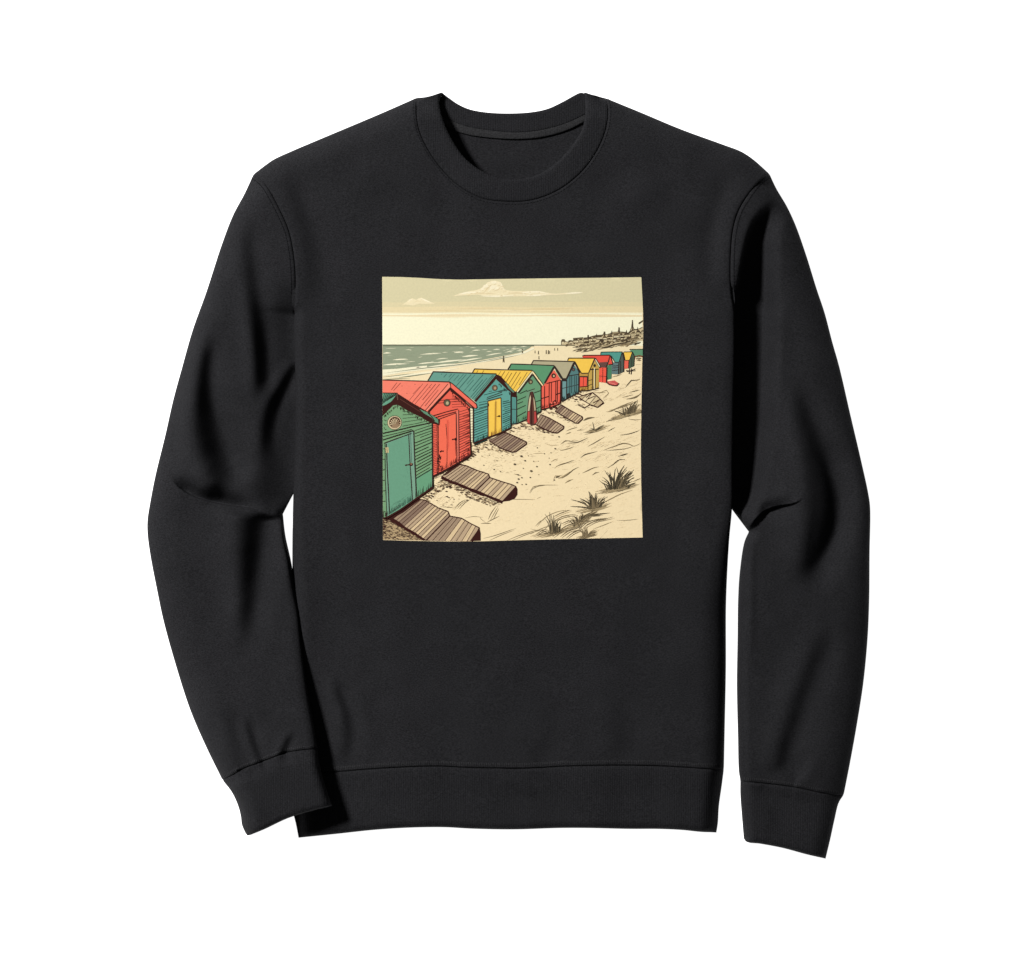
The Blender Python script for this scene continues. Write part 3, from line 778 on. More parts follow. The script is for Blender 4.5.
# --- sand marks (part of the sheet's drawing, one piece)
m = Ink('printed_sand_marks')
def zz(x0, y0, sx): return lambda X, Y: (x0 + X / sx, y0 + Y / sx)
q = zz(555, 400, 10.64)
for st, wd in [
    ([(560, 125), (640, 95), (720, 60), (830, 15)], 1.1), ([(540, 232), (620, 205), (700, 180), (780, 140), (915, 112)], 1.6), ([(775, 200), (850, 212), (915, 205)], .8), ([(560, 335), (600, 312), (640, 292)], .9),
    ([(690, 375), (780, 362), (840, 345), (900, 322)], 1), ([(345, 495), (430, 450), (530, 390)], .8), ([(55, 540), (130, 522), (205, 495)], .7), ([(60, 470), (110, 432), (170, 440), (250, 430)], .7), ([(130, 460), (200, 455), (240, 450), (350, 402)], .9),
    ([(270, 615), (320, 580), (400, 560), (450, 545)], 1.1), ([(10, 705), (90, 680), (160, 655), (200, 640)], .9), ([(515, 535), (580, 510), (640, 490), (720, 462), (790, 470), (840, 492), (910, 460)], 1), ([(540, 540), (640, 530), (740, 520), (830, 495)], .7),
    ([(670, 600), (720, 585), (775, 570)], 1.3), ([(555, 722), (620, 685), (670, 640), (745, 632)], .8), ([(290, 778), (350, 750), (420, 718), (470, 710)], .9), ([(395, 800), (430, 775), (470, 768)], 1), ([(70, 835), (140, 790), (190, 745), (255, 712)], 1), ([(105, 882), (150, 860), (188, 845)], .8), ([(830, 870), (870, 850), (915, 835)], .8),
    ([(0, 830), (40, 815), (55, 800)], 1.4), ([(245, 790), (262, 782)], 1.2), ([(110, 365), (150, 350), (172, 342)], .9), ([(120, 330), (180, 305), (235, 292)], .8), ([(230, 325), (270, 318), (310, 318)], .8), ([(300, 345), (380, 346), (470, 330)], .7), ([(300, 220), (350, 195), (420, 185)], 2), ([(30, 640), (0, 650)], .6), ([(480, 580), (540, 570)], .4)]:
    m.line([q(*a) for a in st], wd * .95, R2.choice([(104, 90, 66), (90, 78, 58), (124, 108, 80)]), 1, 2)
q = zz(575, 345, 13.69)
for st, wd in [([(540, 885), (640, 850), (740, 815), (860, 760)], 1), ([(690, 580), (730, 530), (770, 485), (830, 482), (890, 470)], 1.1), ([(740, 650), (800, 635), (880, 615)], .8), ([(700, 740), (800, 725), (870, 690), (910, 655)], 1.6), ([(420, 915), (500, 905), (560, 880)], .6), ([(660, 600), (690, 580)], .5), ([(500, 440), (560, 425), (640, 400)], .7), ([(640, 720), (720, 700), (800, 680)], .6), ([(820, 180), (870, 190), (915, 180)], 1.5), ([(840, 215), (880, 210), (915, 212)], 1.2), ([(830, 270), (900, 268)], 1), ([(800, 310), (850, 330)], .6), ([(0, 830), (60, 810), (130, 860), (150, 900)], .7), ([(380, 730), (460, 660), (430, 620), (370, 640), (330, 660)], .8), ([(250, 650), (330, 655), (420, 650)], .8)]:
    m.line([q(*a) for a in st], wd, R2.choice([(120, 104, 76), (88, 76, 56), (140, 122, 90)]), 1, 2)
q = zz(480, 410, 10.64)
for x, y, r in [(440, 492, 1.9), (480, 540, 1.4), (370, 578, 1.8), (545, 650, 2.0), (605, 602, 1.3), (410, 735, 1.5), (395, 772, 1.4), (445, 720, 1.2), (490, 790, 1.2), (447, 793, .9), (535, 718, 1.2), (800, 412, 1.4), (840, 285, 1.3), (685, 465, 1), (735, 512, .8), (515, 487, .8), (40, 588, 1), (150, 632, 1.2), (218, 655, 1), (405, 690, 1.3), (625, 688, .8), (745, 580, 1.2), (820, 712, 1.6), (790, 745, 1.1), (610, 402, 1), (755, 455, .9), (570, 545, .9), (620, 545, .6), (460, 620, .9), (235, 485, .8), (20, 490, .8), (100, 480, .9), (180, 540, .9)]:
    X, Y = q(x, y); k = r * .7
    m.poly([(X - k * 1.2, Y + k * .1), (X - k * .4, Y - k * .8), (X + k * .7, Y - k * .6), (X + k * 1.2, Y + k * .2), (X + k * .3, Y + k * .8)], R2.choice([(96, 84, 62), (76, 64, 50)]), 2)
    m.line([(X - k, Y + k), (X + k * 1.6, Y + k * .7)], .35, (150, 132, 98), 1, 2)
for st, wd in [([(690, 355), (750, 375), (840, 372)], .5), ([(850, 432), (910, 420), (957, 405)], .7), ([(750, 555), (790, 530), (830, 518)], .7), ([(790, 620), (850, 580), (957, 552)], .6), ([(690, 770), (740, 772)], .4), ([(525, 885), (560, 825), (640, 800), (770, 800)], .5), ([(605, 945), (645, 925)], 1.1), ([(360, 680), (400, 688), (440, 700)], .9), ([(900, 780), (957, 755)], .8), ([(830, 730), (880, 710), (957, 655)], 1.2), ([(780, 760), (800, 700), (850, 700), (880, 690)], .7), ([(870, 365), (900, 335), (957, 325)], .5), ([(745, 325), (830, 315)], .6), ([(540, 340), (590, 348)], .5), ([(640, 290), (700, 292)], .5), ([(560, 465), (640, 460), (680, 462)], .5)]:
    m.line([q(*a) for a in st], wd, R2.choice([(140, 122, 90), (168, 148, 112)]), 1, 2)
for k in range(340):                       # trodden sand in front of the huts
    u = R2.random(); X = 474 + 62 * u + R2.uniform(-8, 12); Y = 478 - 44 * u + R2.uniform(-20, 14)
    if (X < 520 and Y > 474) or Y < 428 - (X - 520) * .2: continue
    m.line([(X, Y), (X + R2.uniform(.8, 3), Y + R2.uniform(-.5, .5))], R2.uniform(.45, 1.05), R2.choice([(150, 130, 96), (180, 160, 120), (108, 92, 68)]), 1, 2)
for k in range(230):
    X = R2.uniform(548, 640); Y = R2.uniform(385, 470)
    if Y < 420 - (X - 548) * .42: continue
    m.line([(X, Y), (X + R2.uniform(.8, 5), Y - R2.uniform(.2, 2.2))], R2.uniform(.3, .7), R2.choice([(190, 170, 130), (160, 142, 106), (206, 186, 144)]), 1, 2)
q = zz(530, 455, 8.9)
for st, wd in [([(0, 705), (100, 655), (200, 620)], .6), ([(0, 725), (80, 700), (200, 660)], .5), ([(60, 640), (130, 560), (260, 500), (370, 490)], .6), ([(70, 720), (200, 600), (300, 560), (400, 540)], .5), ([(770, 580), (850, 582), (965, 570)], .5), ([(625, 740), (690, 670)], .7), ([(690, 115), (760, 70), (800, 40), (850, 45)], .9), ([(620, 440), (700, 400), (800, 350), (915, 310)], .9), ([(740, 590), (640, 630), (560, 660)], .6), ([(60, 390), (95, 372)], 1.2), ([(20, 280), (120, 268), (250, 268)], .5), ([(915, 235), (980, 205)], .8), ([(310, 250), (350, 225), (385, 215)], .8), ([(0, 655), (60, 670), (150, 660)], .4), ([(780, 515), (830, 490)], .5)]:
    m.line([q(*a) for a in st], wd, R2.choice([(128, 112, 84), (150, 132, 98)]), 1, 2)
q = zz(440, 480, 9.75)
for st, wd in [([(420, 570), (520, 545), (640, 505), (740, 470)], .5), ([(480, 590), (600, 535), (720, 490)], .5), ([(650, 590), (760, 545), (900, 500), (1000, 475)], .6), ([(700, 590), (860, 525), (1010, 480)], .5), ([(620, 190), (760, 188), (930, 190)], .5), ([(950, 180), (980, 165)], 1.2), ([(395, 425), (440, 420), (500, 425)], .9), ([(145, 275), (190, 225), (250, 190)], .7), ([(165, 280), (210, 230), (275, 190)], .5), ([(185, 285), (240, 225), (300, 185)], .6), ([(470, 385), (500, 320), (550, 250)], .8), ([(490, 390), (530, 320), (565, 260)], .5), ([(520, 380), (545, 330), (575, 275)], .6), ([(440, 410), (400, 380), (390, 360)], .5), ([(460, 410), (520, 380), (580, 350)], .8), ([(930, 450), (980, 400), (1020, 385)], .5), ([(240, 370), (330, 355), (420, 365)], .4), ([(0, 260), (80, 265), (130, 270)], .6), ([(880, 130), (900, 90), (960, 60), (1020, 55)], .5)]:
    m.line([q(*a) for a in st], wd, R2.choice([(128, 112, 84), (110, 96, 70)]), 1, 2)
for px_, py_, dx_, dy_, n_ in [(612, 416, 28, -8, 34), (600, 424, 38, -14, 26), (590, 447, 46, -8, 40), (566, 466, 60, -14, 34), (556, 452, 30, -10, 22), (604, 402, 34, -14, 26), (576, 430, 24, -6, 22), (610, 392, 30, -12, 26), (586, 396, 20, 2, 20)]:
    for k in range(n_):                    # hatched hollows in the dune
        u = R2.random(); X = px_ + dx_ * u + R2.uniform(-2, 2); Y = py_ + dy_ * u + R2.uniform(-2.4, 2.4); l = R2.uniform(1.5, 5)
        m.line([(X, Y), (X + l, Y - l * R2.uniform(.25, .7))], R2.uniform(.3, .8), R2.choice([(150, 132, 98), (176, 156, 118), (116, 100, 74), (196, 176, 136)]), 1, 2)
for k in range(260):
    X = R2.uniform(470, 640); Y = R2.uniform(440, 537)
    if X < 520 and Y > 468 and Y < 512: continue
    if X < 484 and Y > 505: continue
    m.line([(X, Y), (X + R2.uniform(1, 6), Y - R2.uniform(.2, 2.4))], R2.uniform(.3, .6), R2.choice([(214, 192, 150), (196, 174, 134), (222, 200, 156)]), 1, 2)
# dark rubble along the foot of the huts and beside the boardwalks
def rubble(poly, n, dark=True):
    P = np.array(poly, float); x0, y0 = P.min(0); x1, y1 = P.max(0)
    k = 0; n = int(n * 1.7)
    while k < n:
        X = R2.uniform(x0, x1); Y = R2.uniform(y0, y1)
        if not inside(np.array([[X, Y]]), P)[0]: continue
        k += 1; r = R2.uniform(.4, 1.3)
        c_ = R2.choice([(70, 52, 40), (96, 78, 60), (126, 106, 82), (160, 138, 106), (58, 36, 30), (190, 166, 126)])
        a = R2.uniform(-.6, .2)
        m.poly([(X - r * 1.3, Y - r * .1), (X - r * .2, Y - r * .6 + a * .3), (X + r * 1.3, Y + a * .4), (X + r * .5, Y + r * .6)], c_, 2 if R2.random() < .5 else 3)
m.poly([(383, 517), (398, 523), (426, 540.4), (383, 540.4)], (190, 164, 124), 0)
rubble([(383, 518), (398, 524), (424, 540), (383, 540)], 200)
for k in range(120):
    x = R2.uniform(383, 420); y = R2.uniform(519 + max(0, x - 388) * .58, 540); m.line([(x, y), (x + R2.uniform(1, 4), y - R2.uniform(-.8, 1.2))], R2.uniform(.5, 1.3), R2.choice([BRN, (70, 52, 40), (96, 76, 58)]), 4, 2)
rubble([(421, 497), (433, 485), (445, 478), (462, 487), (474, 494), (500, 503), (490, 506), (466, 497), (448, 487), (436, 494), (429, 501)], 210)
rubble([(471, 446), (488, 438), (498, 447), (512, 453), (500, 452), (486, 450), (470, 454)], 70)
rubble([(512, 428), (530, 419), (546, 430), (552, 434), (536, 431), (522, 428), (508, 434)], 70)
rubble([(540, 410), (552, 404), (580, 424), (570, 422)], 30)
rubble([(458, 462), (470, 455), (474, 450), (476, 455), (464, 464)], 30)
rubble([(430, 505), (445, 490), (470, 500), (460, 506)], 8)
rubble([(566, 398), (580, 392), (592, 396), (604, 403), (590, 410), (575, 404)], 30)
m.poly([(382.7, 538.8), (382.7, 517), (386, 516.6), (400, 523.5), (417, 533.6), (428, 540.2), (422, 540.4), (400, 527), (388, 521)], BRN, 1)
for k in range(60):                         # hatching in the sand bank between the first two boardwalks
    X = R2.uniform(434, 462); Y = 492 + (X - 434) * .5 + R2.uniform(-4, 7)
    m.line([(X, Y), (X - R2.uniform(2, 5), Y + R2.uniform(1, 4))], R2.uniform(.25, .6), R2.choice([(176, 154, 116), (206, 184, 142), (140, 120, 90)]), 1, 2)
for a_, b_, n_ in [((414, 500), (433, 488), 90), ((433, 479), (472, 456), 130), ((473, 446), (511, 430), 60), ((512, 426), (541, 413), 46), ((541, 411), (561, 405), 26), ((562, 402), (579, 394), 24), ((579, 392), (600, 389), 20), ((441, 478), (500, 503.6), 190), ((497, 449), (513, 454), 26), ((384, 522), (424, 541), 60), ((536, 427), (553, 434), 22), ((556, 413), (577, 425), 24)]:
    for k in range(n_):                    # dark scribble at the foot of each hut and board
        u = R2.random(); X = a_[0] + (b_[0] - a_[0]) * u; Y = a_[1] + (b_[1] - a_[1]) * u + abs(R2.gauss(0, 1.7)) - .6; l = R2.uniform(.8, 3)
        m.line([(X - l * .5, Y + R2.uniform(-.3, .5)), (X + l * .5, Y - R2.uniform(-.2, .8))], R2.uniform(.5, 1.3), R2.choice([BRN, (76, 56, 44), (104, 84, 64), (136, 114, 86)]), 4, 2)
m.build(9, picture)

# --- boardwalks
def boards(label, A, Bq, n, pal, base, seed, end=None, edge=None, thick=1.7):
    """A = upper edge points, Bq = lower edge points (same way round); n boards run between them"""
    r = random.Random(seed)
    k = Ink('printed_boardwalk', label)
    a = np.array(A, float); b = np.array(Bq, float)
    def at(L, t):
        c_ = np.concatenate([[0], np.cumsum(np.hypot(*np.diff(L, axis=0).T))]); u = t * c_[-1]
        return np.array([np.interp(u, c_, L[:, 0]), np.interp(u, c_, L[:, 1])])
    for i in range(n):
        t0, t1 = i / n, (i + 1) / n
        p0, p1, p2, p3 = at(a, t0), at(a, t1), at(b, t1), at(b, t0)
        cc = pal(i / n, r)
        k.poly([p0, p1, p2, p3], cc, 0)
        if r.random() < .45:
            u = r.uniform(.2, .8)
            k.line([p0 * (1 - u) + p1 * u, p3 * (1 - u) + p2 * u], r.uniform(.3, .6), tuple(int(v * .9) for v in cc), 1, 2)
        k.line([p0, p3], .5, (74, 48, 40), 2)
    k.line(A, .9, BRN, 3); k.line(Bq, .7 + .35 * thick, BRN, 3, 0, .3)
    if thick > 1: k.line([(x_ - .2, y_ + 1.1) for x_, y_ in Bq], thick, BRN, 2, 2, .5)
    k.line([at(a, 1), at(b, 1)], 1.0, BRN, 3)
    if end: k.poly(end, BRN, 2)
    for pts in (edge or []): k.line(pts, 1.6, BRN, 3, 0, .4)
    return k, base
pal1 = lambda t, r: r.choice([B1, B2, B4]) if t < .42 else r.choice([B3, B3, B4]) if t < .86 else B1
pal1b = lambda t, r: r.choice([B1, B4]) if t < .3 else r.choice([B3, B4, B3])
k, b = boards('nearest printed boardwalk of grey brown planks at the green hut door', [(415, 498.5), (425.3, 500.2), (438.4, 507.9), (448, 511.4), (449.7, 516)], [(390, 517.4), (399.7, 523.2), (406.3, 528.3), (416.5, 534.2), (426, 540.6)], 13, pal1, 16, 3)
k2, _ = boards('', [(449.7, 516), (461.5, 518.2), (470.8, 523.6), (479.4, 527.8)], [(426, 540.6), (440, 544), (456, 546), (470, 545.5)], 8, pal1b, 16, 4, [(479.4, 527.6), (480.6, 533.3), (480.6, 540.6), (470, 541)])
k.items += k2.items
k.poly([(386.5, 516.8), (400.5, 509.2), (413, 500.4), (418, 497), (420, 500), (404, 512), (392, 519)], BRN, 3)
k.build(b, picture)
k, b = boards('printed boardwalk at the coral hut, its planks stepping down to the sand', [(460, 464.6), (466, 465.6), (477, 470.4), (488.3, 474), (489.7, 477.5)], [(441.4, 476.6), (450, 481), (462, 485.2), (470, 488.6), (476, 490.8)], 11, pal1, 16, 5)
k2, _ = boards('', [(489.7, 477.5), (500, 481), (511.8, 484.6), (516, 486.6)], [(476, 490.8), (484, 494), (498.6, 500), (502.6, 501.4)], 7, lambda t, r: r.choice([B3, B3, B4]), 16, 6, [(516, 486.2), (517.4, 489), (517.3, 494.6), (514.6, 498.6), (509, 500.8), (502.2, 501.6)])
k.items += k2.items
k.poly([(441, 476.4), (457, 463.4), (462, 463.8), (446, 475)], BRN, 1)
k.build(b, picture)
k, b = boards('printed boardwalk below the yellow door', [(504, 432.8), (506, 432.6), (516, 437), (526.4, 442), (526.6, 444)], [(489, 440.6), (494, 444), (501, 448.4), (512, 452.2), (515.6, 451.8)], 11, lambda t, r: r.choice([B1, B2, (140, 116, 100)]) if t < .72 else r.choice([B4, B1]), 16, 7, thick=.7)
k.build(b, picture)
k, b = boards('printed boardwalk behind the closed parasol', [(541, 414.6), (550, 418.4), (558, 423), (563.8, 426.4), (563.4, 428.6)], [(534.6, 424), (540, 427), (546, 430), (553, 432.6), (557.4, 433)], 10, lambda t, r: r.choice([B1, B2]) if t < .58 else r.choice([B3, B4]), 16, 8, thick=.7)
k.build(b, picture)
k, b = boards('printed boardwalk at the coral walled hut with the green roof', [(561, 404.8), (569, 409.6), (577, 414), (582.2, 416.8), (582.5, 419)], [(555, 411.2), (562, 415.4), (570, 420), (575, 423), (577.8, 423.4)], 11, lambda t, r: r.choice([B1, B2, B4]) if t < .5 else r.choice([B4, B3]), 16, 9, thick=.7)
k.build(b, picture)
k, b = boards('printed path of pale flat slabs before the ochre hut', [(583, 395.6), (592.5, 392.6), (598, 397), (603.5, 402.6)], [(578, 397), (584, 401), (591, 405), (597.6, 407.4)], 5, lambda t, r: r.choice([(214, 194, 152), (230, 210, 168), (196, 174, 136)]), 16, 10, thick=.2)
for p_ in [[(583, 395.6), (576, 393)], [(578, 397), (570, 394)], [(588, 399), (595, 396)], [(593, 403), (599.6, 399.6)], [(586, 397.6), (592, 393)], [(597.6, 407.4), (604, 403)], [(590, 404.6), (584, 408), (578, 405)]]: k.line(p_, .7, BRN, 3)
k.build(b, picture)

# --- huts, farthest first
def plk(h, xa, xb, y0, y1, step, sl0, sl1, c=(46, 40, 34), w=.55, lay=2):
    y = y0
    while y < y1:
        f = (y - y0) / max(1e-6, y1 - y0); sl = sl0 + (sl1 - sl0) * f
        a, b_ = xa, xb
        if R2.random() < .15: a = xa + (xb - xa) * R2.uniform(0, .35)
        if R2.random() < .15: b_ = xb - (xb - xa) * R2.uniform(0, .3)
        h.line([(a, y + (a - xa) * sl), (b_, y + (b_ - xa) * sl + R2.uniform(-.15, .15))], w * R2.uniform(.7, 1.25), c, lay, 0)
        y += step * R2.uniform(.85, 1.15)
def roofl(h, ridge, eave, n, c=(60, 56, 48), w=.5, lay=2):
    for i in range(n):
        t = (i + R2.uniform(.2, .8)) / n
        a = np.array(ridge[0]) * (1 - t) + np.array(ridge[1]) * t; b_ = np.array(eave[0]) * (1 - t) + np.array(eave[1]) * t
        u0 = R2.uniform(0, .4) if R2.random() < .5 else 0; u1 = R2.uniform(.6, 1) if R2.random() < .5 else 1
        h.line([a + (b_ - a) * u0, a + (b_ - a) * u1], w, c, lay, 0)
def vent(h, x, y, r, c1=(84, 74, 56), c2=(160, 148, 112), lay=4):
    h.ell(x, y, r, r * 1.05, BRN, lay); h.ell(x, y, r * .86, r * .9, c1, lay + 1); h.ell(x + .1 * r, y + .1 * r, r * .42, r * .5, c2, lay + 2, 10)

D = (50, 40, 36)
def roofp(h, xs, y0, dx, t0, k, x0, c, w=.5, tmax=99, lay=3):
    for x in xs:
        t = min(tmax, (t0 + (x - x0) * k) / (1 - dx * k)) - .4
        a = R2.uniform(0, .35) if R2.random() < .4 else .06; b_ = 1 if R2.random() < .6 else R2.uniform(.6, .9)
        h.line([(x + dx * t * a, y0 + t * a), (x + dx * t * b_, y0 + t * b_)], w * R2.uniform(.8, 1.3), c, lay, 0)
def grime(h, a, b, n, up, c, lay=6, w=.6):
    for k in range(n):                     # pen shading growing up from the foot of a wall
        u = R2.random(); x = a[0] + (b[0] - a[0]) * u; y = a[1] + (b[1] - a[1]) * u - R2.uniform(.2, .6)
        h.line([(x, y), (x + R2.uniform(-.3, .5), y - R2.uniform(.25, 1) * up)], w * R2.uniform(.6, 1.3), c, lay, 1)
h = Ink('printed_beach_hut', 'farthest printed hut, only its dark green roof showing at the edge')
h.poly([(629.4, 349.7), (643.4, 349.4), (643.4, 356), (637, 357.4), (633.2, 354.5)], (96, 146, 112), 0).line([(629.4, 349.5), (643, 349.2)], .7, D, 2)
h.line([(634, 357), (639, 355.6), (642.6, 356.6)], 1.2, (120, 76, 50), 2).line([(636, 359), (641, 358)], .8, GRS2, 2)
h.build(16, picture)
h = Ink('printed_beach_hut', 'small printed hut with a yellow roof over a coral side')
h.poly([(629.2, 360), (632.4, 352), (634.2, 354.5), (633.8, 366.2), (628.7, 368.6)], (72, 92, 72), 0)
h.poly([(624.3, 360.3), (628.9, 360.3), (628, 368.4), (624.2, 368.8)], CORALW, 1)
h.poly([(623.6, 352.2), (632.3, 352.1), (629.4, 360.2), (625.4, 360.4)], YEL, 2)
h.line([(623.6, 352), (632.3, 351.9), (634.4, 356), (633.8, 366)], .7, D, 3).line([(632.2, 352.4), (629.4, 360.3), (625.2, 360.4), (623.4, 352.4)], .6, D, 3).line([(628.8, 361), (628.4, 368.4)], .6, D, 3).line([(631.6, 357), (631.4, 366.6)], 1.2, (62, 72, 60), 3)
h.line([(626, 370.4), (630, 371), (635, 369)], .6, D, 3).line([(629, 374), (629.6, 368.6)], .7, D, 3).line([(631, 374.4), (631.4, 368.4)], .7, D, 3).line([(626.4, 371.6), (635.4, 370.6)], .5, D, 3)
h.build(18, picture)
h = Ink('printed_beach_hut', 'printed hut with a teal roof and slate blue walls')
h.poly([(611.3, 362.6), (619.6, 361.8), (622, 353), (623.3, 358), (623.4, 372), (618, 374.4), (611.5, 374)], (98, 122, 122), 0)
h.poly([(619.4, 362.2), (622, 353), (623.4, 358), (623.4, 372), (618.6, 374.2)], (84, 92, 84), 1)
h.poly([(600.9, 352.3), (622.1, 352), (618.8, 362.3), (615.2, 362.3), (611.5, 356), (600.6, 354.8)], (84, 154, 140), 2)
h.line([(600.6, 354.6), (601, 352.2), (609, 352), (622.2, 351.9)], .7, D, 3).line([(622, 352.4), (619, 362.4), (615, 362.4), (611.2, 356)], .7, D, 3).line([(622.2, 352.4), (624, 359), (623.6, 372)], .9, D, 3).line([(618.8, 363), (618.4, 374)], .8, D, 3)
plk(h, 612.2, 618.4, 366, 373, 2.4, -.05, -.1, D, .5, 3); h.line([(620.6, 361), (620.6, 372.6)], .7, D, 3)
h.build(18, picture)
h = Ink('printed_beach_hut', 'printed hut with a red roof, dark awning and a red mat on the sand')
h.poly([(606.6, 366), (611.6, 364), (611.3, 378.6), (607.6, 379.6)], (78, 128, 96), 0)
h.poly([(599.2, 366), (606.9, 366.6), (606.4, 382.8), (599, 382)], (240, 92, 72), 0)
h.poly([(582.3, 356), (610.2, 355.6), (612.8, 364.2), (608, 364.6), (607.6, 363), (598, 363), (590, 358.6), (583, 358.6)], (232, 84, 68), 1)
h.poly([(599.4, 362.4), (608.2, 361.8), (605.9, 367.7), (600.2, 367.6)], (104, 74, 66), 2)
h.line([(582.2, 356.2), (584, 355.4), (610.4, 355.2)], .8, BRN, 3).line([(610, 355.6), (608.2, 362.4), (605.8, 367.6)], .8, D, 3).line([(610.4, 355.6), (612.9, 364.2), (608.4, 364.8)], .8, D, 3).line([(606.9, 367.4), (606.4, 383)], 1.1, D, 3).line([(599.2, 376), (606.6, 376.6)], .4, D, 3).line([(602.8, 368), (602.6, 382)], .4, BRN, 3)
h.poly([(606.4, 381.6), (614.4, 380.4), (618.9, 383.3), (616.8, 385.6), (612, 385.2), (607.4, 384)], (206, 92, 86), 2).line([(606.4, 382), (609, 384.4), (613, 385.6), (616.8, 385.7), (618.9, 383.2)], .8, BRN, 3).line([(609, 382.4), (616, 384.4)], .4, (250, 160, 140), 3)
h.build(20, picture)
h = Ink('printed_beach_hut', 'ochre printed hut with a yellow roof and a coral side panel')
h.poly([(579, 372), (588.6, 372), (588.6, 390), (580, 391.4), (578.6, 386)], (190, 148, 72), 0)
h.poly([(579.5, 376.6), (587.2, 376.8), (587.2, 386.2), (579.3, 386.8)], (240, 92, 72), 1)
h.poly([(588.4, 373.4), (595, 360.6), (599.3, 367.6), (598.6, 388), (592.5, 390), (588.2, 390.2)], OCH, 0)
h.poly([(568.4, 358.4), (594.7, 358.3), (588.6, 372.9), (581.6, 373), (574.8, 362.6), (567.6, 360.6)], YEL, 2)
h.line([(567.6, 360.6), (568.6, 358.2), (581, 358.2), (594.9, 358.2)], .9, D, 3).line([(594.4, 359), (588.5, 373.2), (581.6, 373.4), (574.8, 362.8)], .8, D, 3).line([(594.9, 358.4), (597.6, 362.6), (600.4, 367.8)], 1.6, D, 3).line([(595.4, 359.4), (599.6, 366.6)], .7, CREAM, 4)
h.line([(579.6, 376.6), (587.6, 376.8)], 1, D, 3).line([(588.2, 374), (588, 390)], .7, D, 3).line([(592.6, 368), (592.4, 389)], .7, D, 3).line([(594.4, 368), (594.2, 389)], .6, CREAM, 3).line([(595.4, 369), (595.2, 388)], .8, D, 3).line([(590, 369.6), (598.6, 369.2)], .9, D, 3).line([(587.4, 377), (587, 386.4)], .7, D, 3).line([(579.4, 377), (579.2, 390.6)], .9, D, 3)
h.line([(588.4, 380.6), (592.4, 379.6)], .5, D, 3).line([(588.4, 385.6), (592.4, 384)], .5, D, 3).line([(580, 387), (588, 386.4)], .8, BRN, 3).line([(578.6, 391), (588, 390.6), (598.8, 388)], .9, D, 3).line([(583.4, 377), (583.2, 386)], .35, BRN, 3).ell(594.6, 365.6, 1.3, 1.5, D, 3)
grime(h, (580, 391), (598.4, 387.6), 18, 3, (110, 82, 40), 6, .6)
h.build(22, picture)
h = Ink('printed_beach_hut', 'slate blue printed hut with a grey roof')
h.poly([(561.4, 380), (566.6, 379), (574.4, 365.4), (579, 372.6), (578.4, 392.6), (562, 401.4)], SLATE, 0)
h.poly([(561.6, 382), (566.4, 380.4), (566.2, 398.8), (562, 401.2)], SLATEL, 1)
h.poly([(533.6, 360.9), (574.4, 361.8), (566.8, 378.6), (561.6, 378.4), (553.6, 365.6), (531.6, 365)], GREY, 2)
h.line([(531.3, 364.6), (533.4, 360.6), (550, 361), (574.6, 361.6)], .9, D, 3).line([(574, 362.8), (566.6, 378.8)], 1.6, D, 3).line([(574.4, 361.8), (577, 366.6), (579.8, 372.8)], 1.6, D, 3).poly([(561, 378.2), (567, 378.2), (566.4, 381.4), (562, 381.2)], D, 3)
h.line([(566.6, 380), (566.4, 399)], .7, D, 3).line([(561.8, 381), (562, 401.4), (570, 397), (578.6, 392.6)], .9, D, 3).line([(578.9, 372.6), (578.5, 392.4)], .9, D, 3).line([(568, 376), (578.6, 374.4)], .8, D, 3).line([(561.8, 388.6), (578.4, 384.6)], .5, D, 3)
for x in (569.8, 571.6, 574.6, 576.4): h.line([(x, 376), (x - .1, 395 - (x - 566) * .3)], .6, (52, 74, 72), 3)
h.poly([(566.6, 394), (570, 392.6), (571, 397), (566.8, 399)], D, 3); vent(h, 573.4, 369.6, 1.7, (70, 66, 62), (110, 90, 80))
grime(h, (562, 401), (578.4, 392.4), 22, 4, (44, 62, 60), 6, .7)
h.build(24, picture)
h = Ink('printed_beach_hut', 'coral printed hut with a plain green roof')
h.poly([(541.2, 386), (544.4, 384), (554, 370), (560.8, 380), (560.3, 403.6), (552, 407), (541.4, 409.4)], CORALW, 0)
h.poly([(511.5, 364.2), (554, 365.8), (543.9, 385), (532, 370), (509.4, 369.4)], GROOF, 2)
h.line([(507.8, 369.4), (511.2, 364), (530, 364.6), (554.2, 365.6)], .9, D, 3).line([(553.6, 367.4), (544.6, 383.4)], 1.4, D, 3).line([(554, 366), (558.6, 373), (563.4, 380.6)], 1.7, D, 3).line([(555.6, 370.6), (560.6, 378.6)], .5, (84, 120, 90), 4)
vent(h, 553.6, 375.8, 2.3, (74, 40, 34), (200, 180, 140))
for x, ya, yb in [(544.6, 386, 408.6), (549.2, 382, 406), (551.4, 382, 402), (555.8, 381, 402), (557.4, 381, 402)]: h.line([(x, ya), (x - .2, yb)], .7, BRN, 3)
h.line([(541.4, 398.6), (549, 396.4)], .8, BRN, 3).line([(556, 394.6), (560.4, 393)], .8, BRN, 3).line([(546.4, 383.6), (560.4, 380)], .7, BRN, 3).line([(541.2, 386), (541.4, 409.6)], .8, BRN, 3).line([(560.8, 380), (560.4, 403.4)], 1, BRN, 3).line([(541.4, 409.6), (552, 407), (560.4, 403.6)], .9, BRN, 3)
for k in range(26):
    x = R2.uniform(549.4, 556.6); y = R2.uniform(400.5, 409.5); h.ell(x, y, R2.uniform(.4, 1.2), R2.uniform(.4, 1.1), R2.choice([BRN, BRN, (84, 40, 34)]), 4, 7)
h.ell(554.4, 402.4, .8, .7, CORAL, 5, 8).ell(551.4, 403.4, .6, .6, CORAL, 5, 8)
grime(h, (541.6, 409), (560.2, 403.2), 26, 4, (110, 40, 34), 6, .7)
h.build(27, picture)
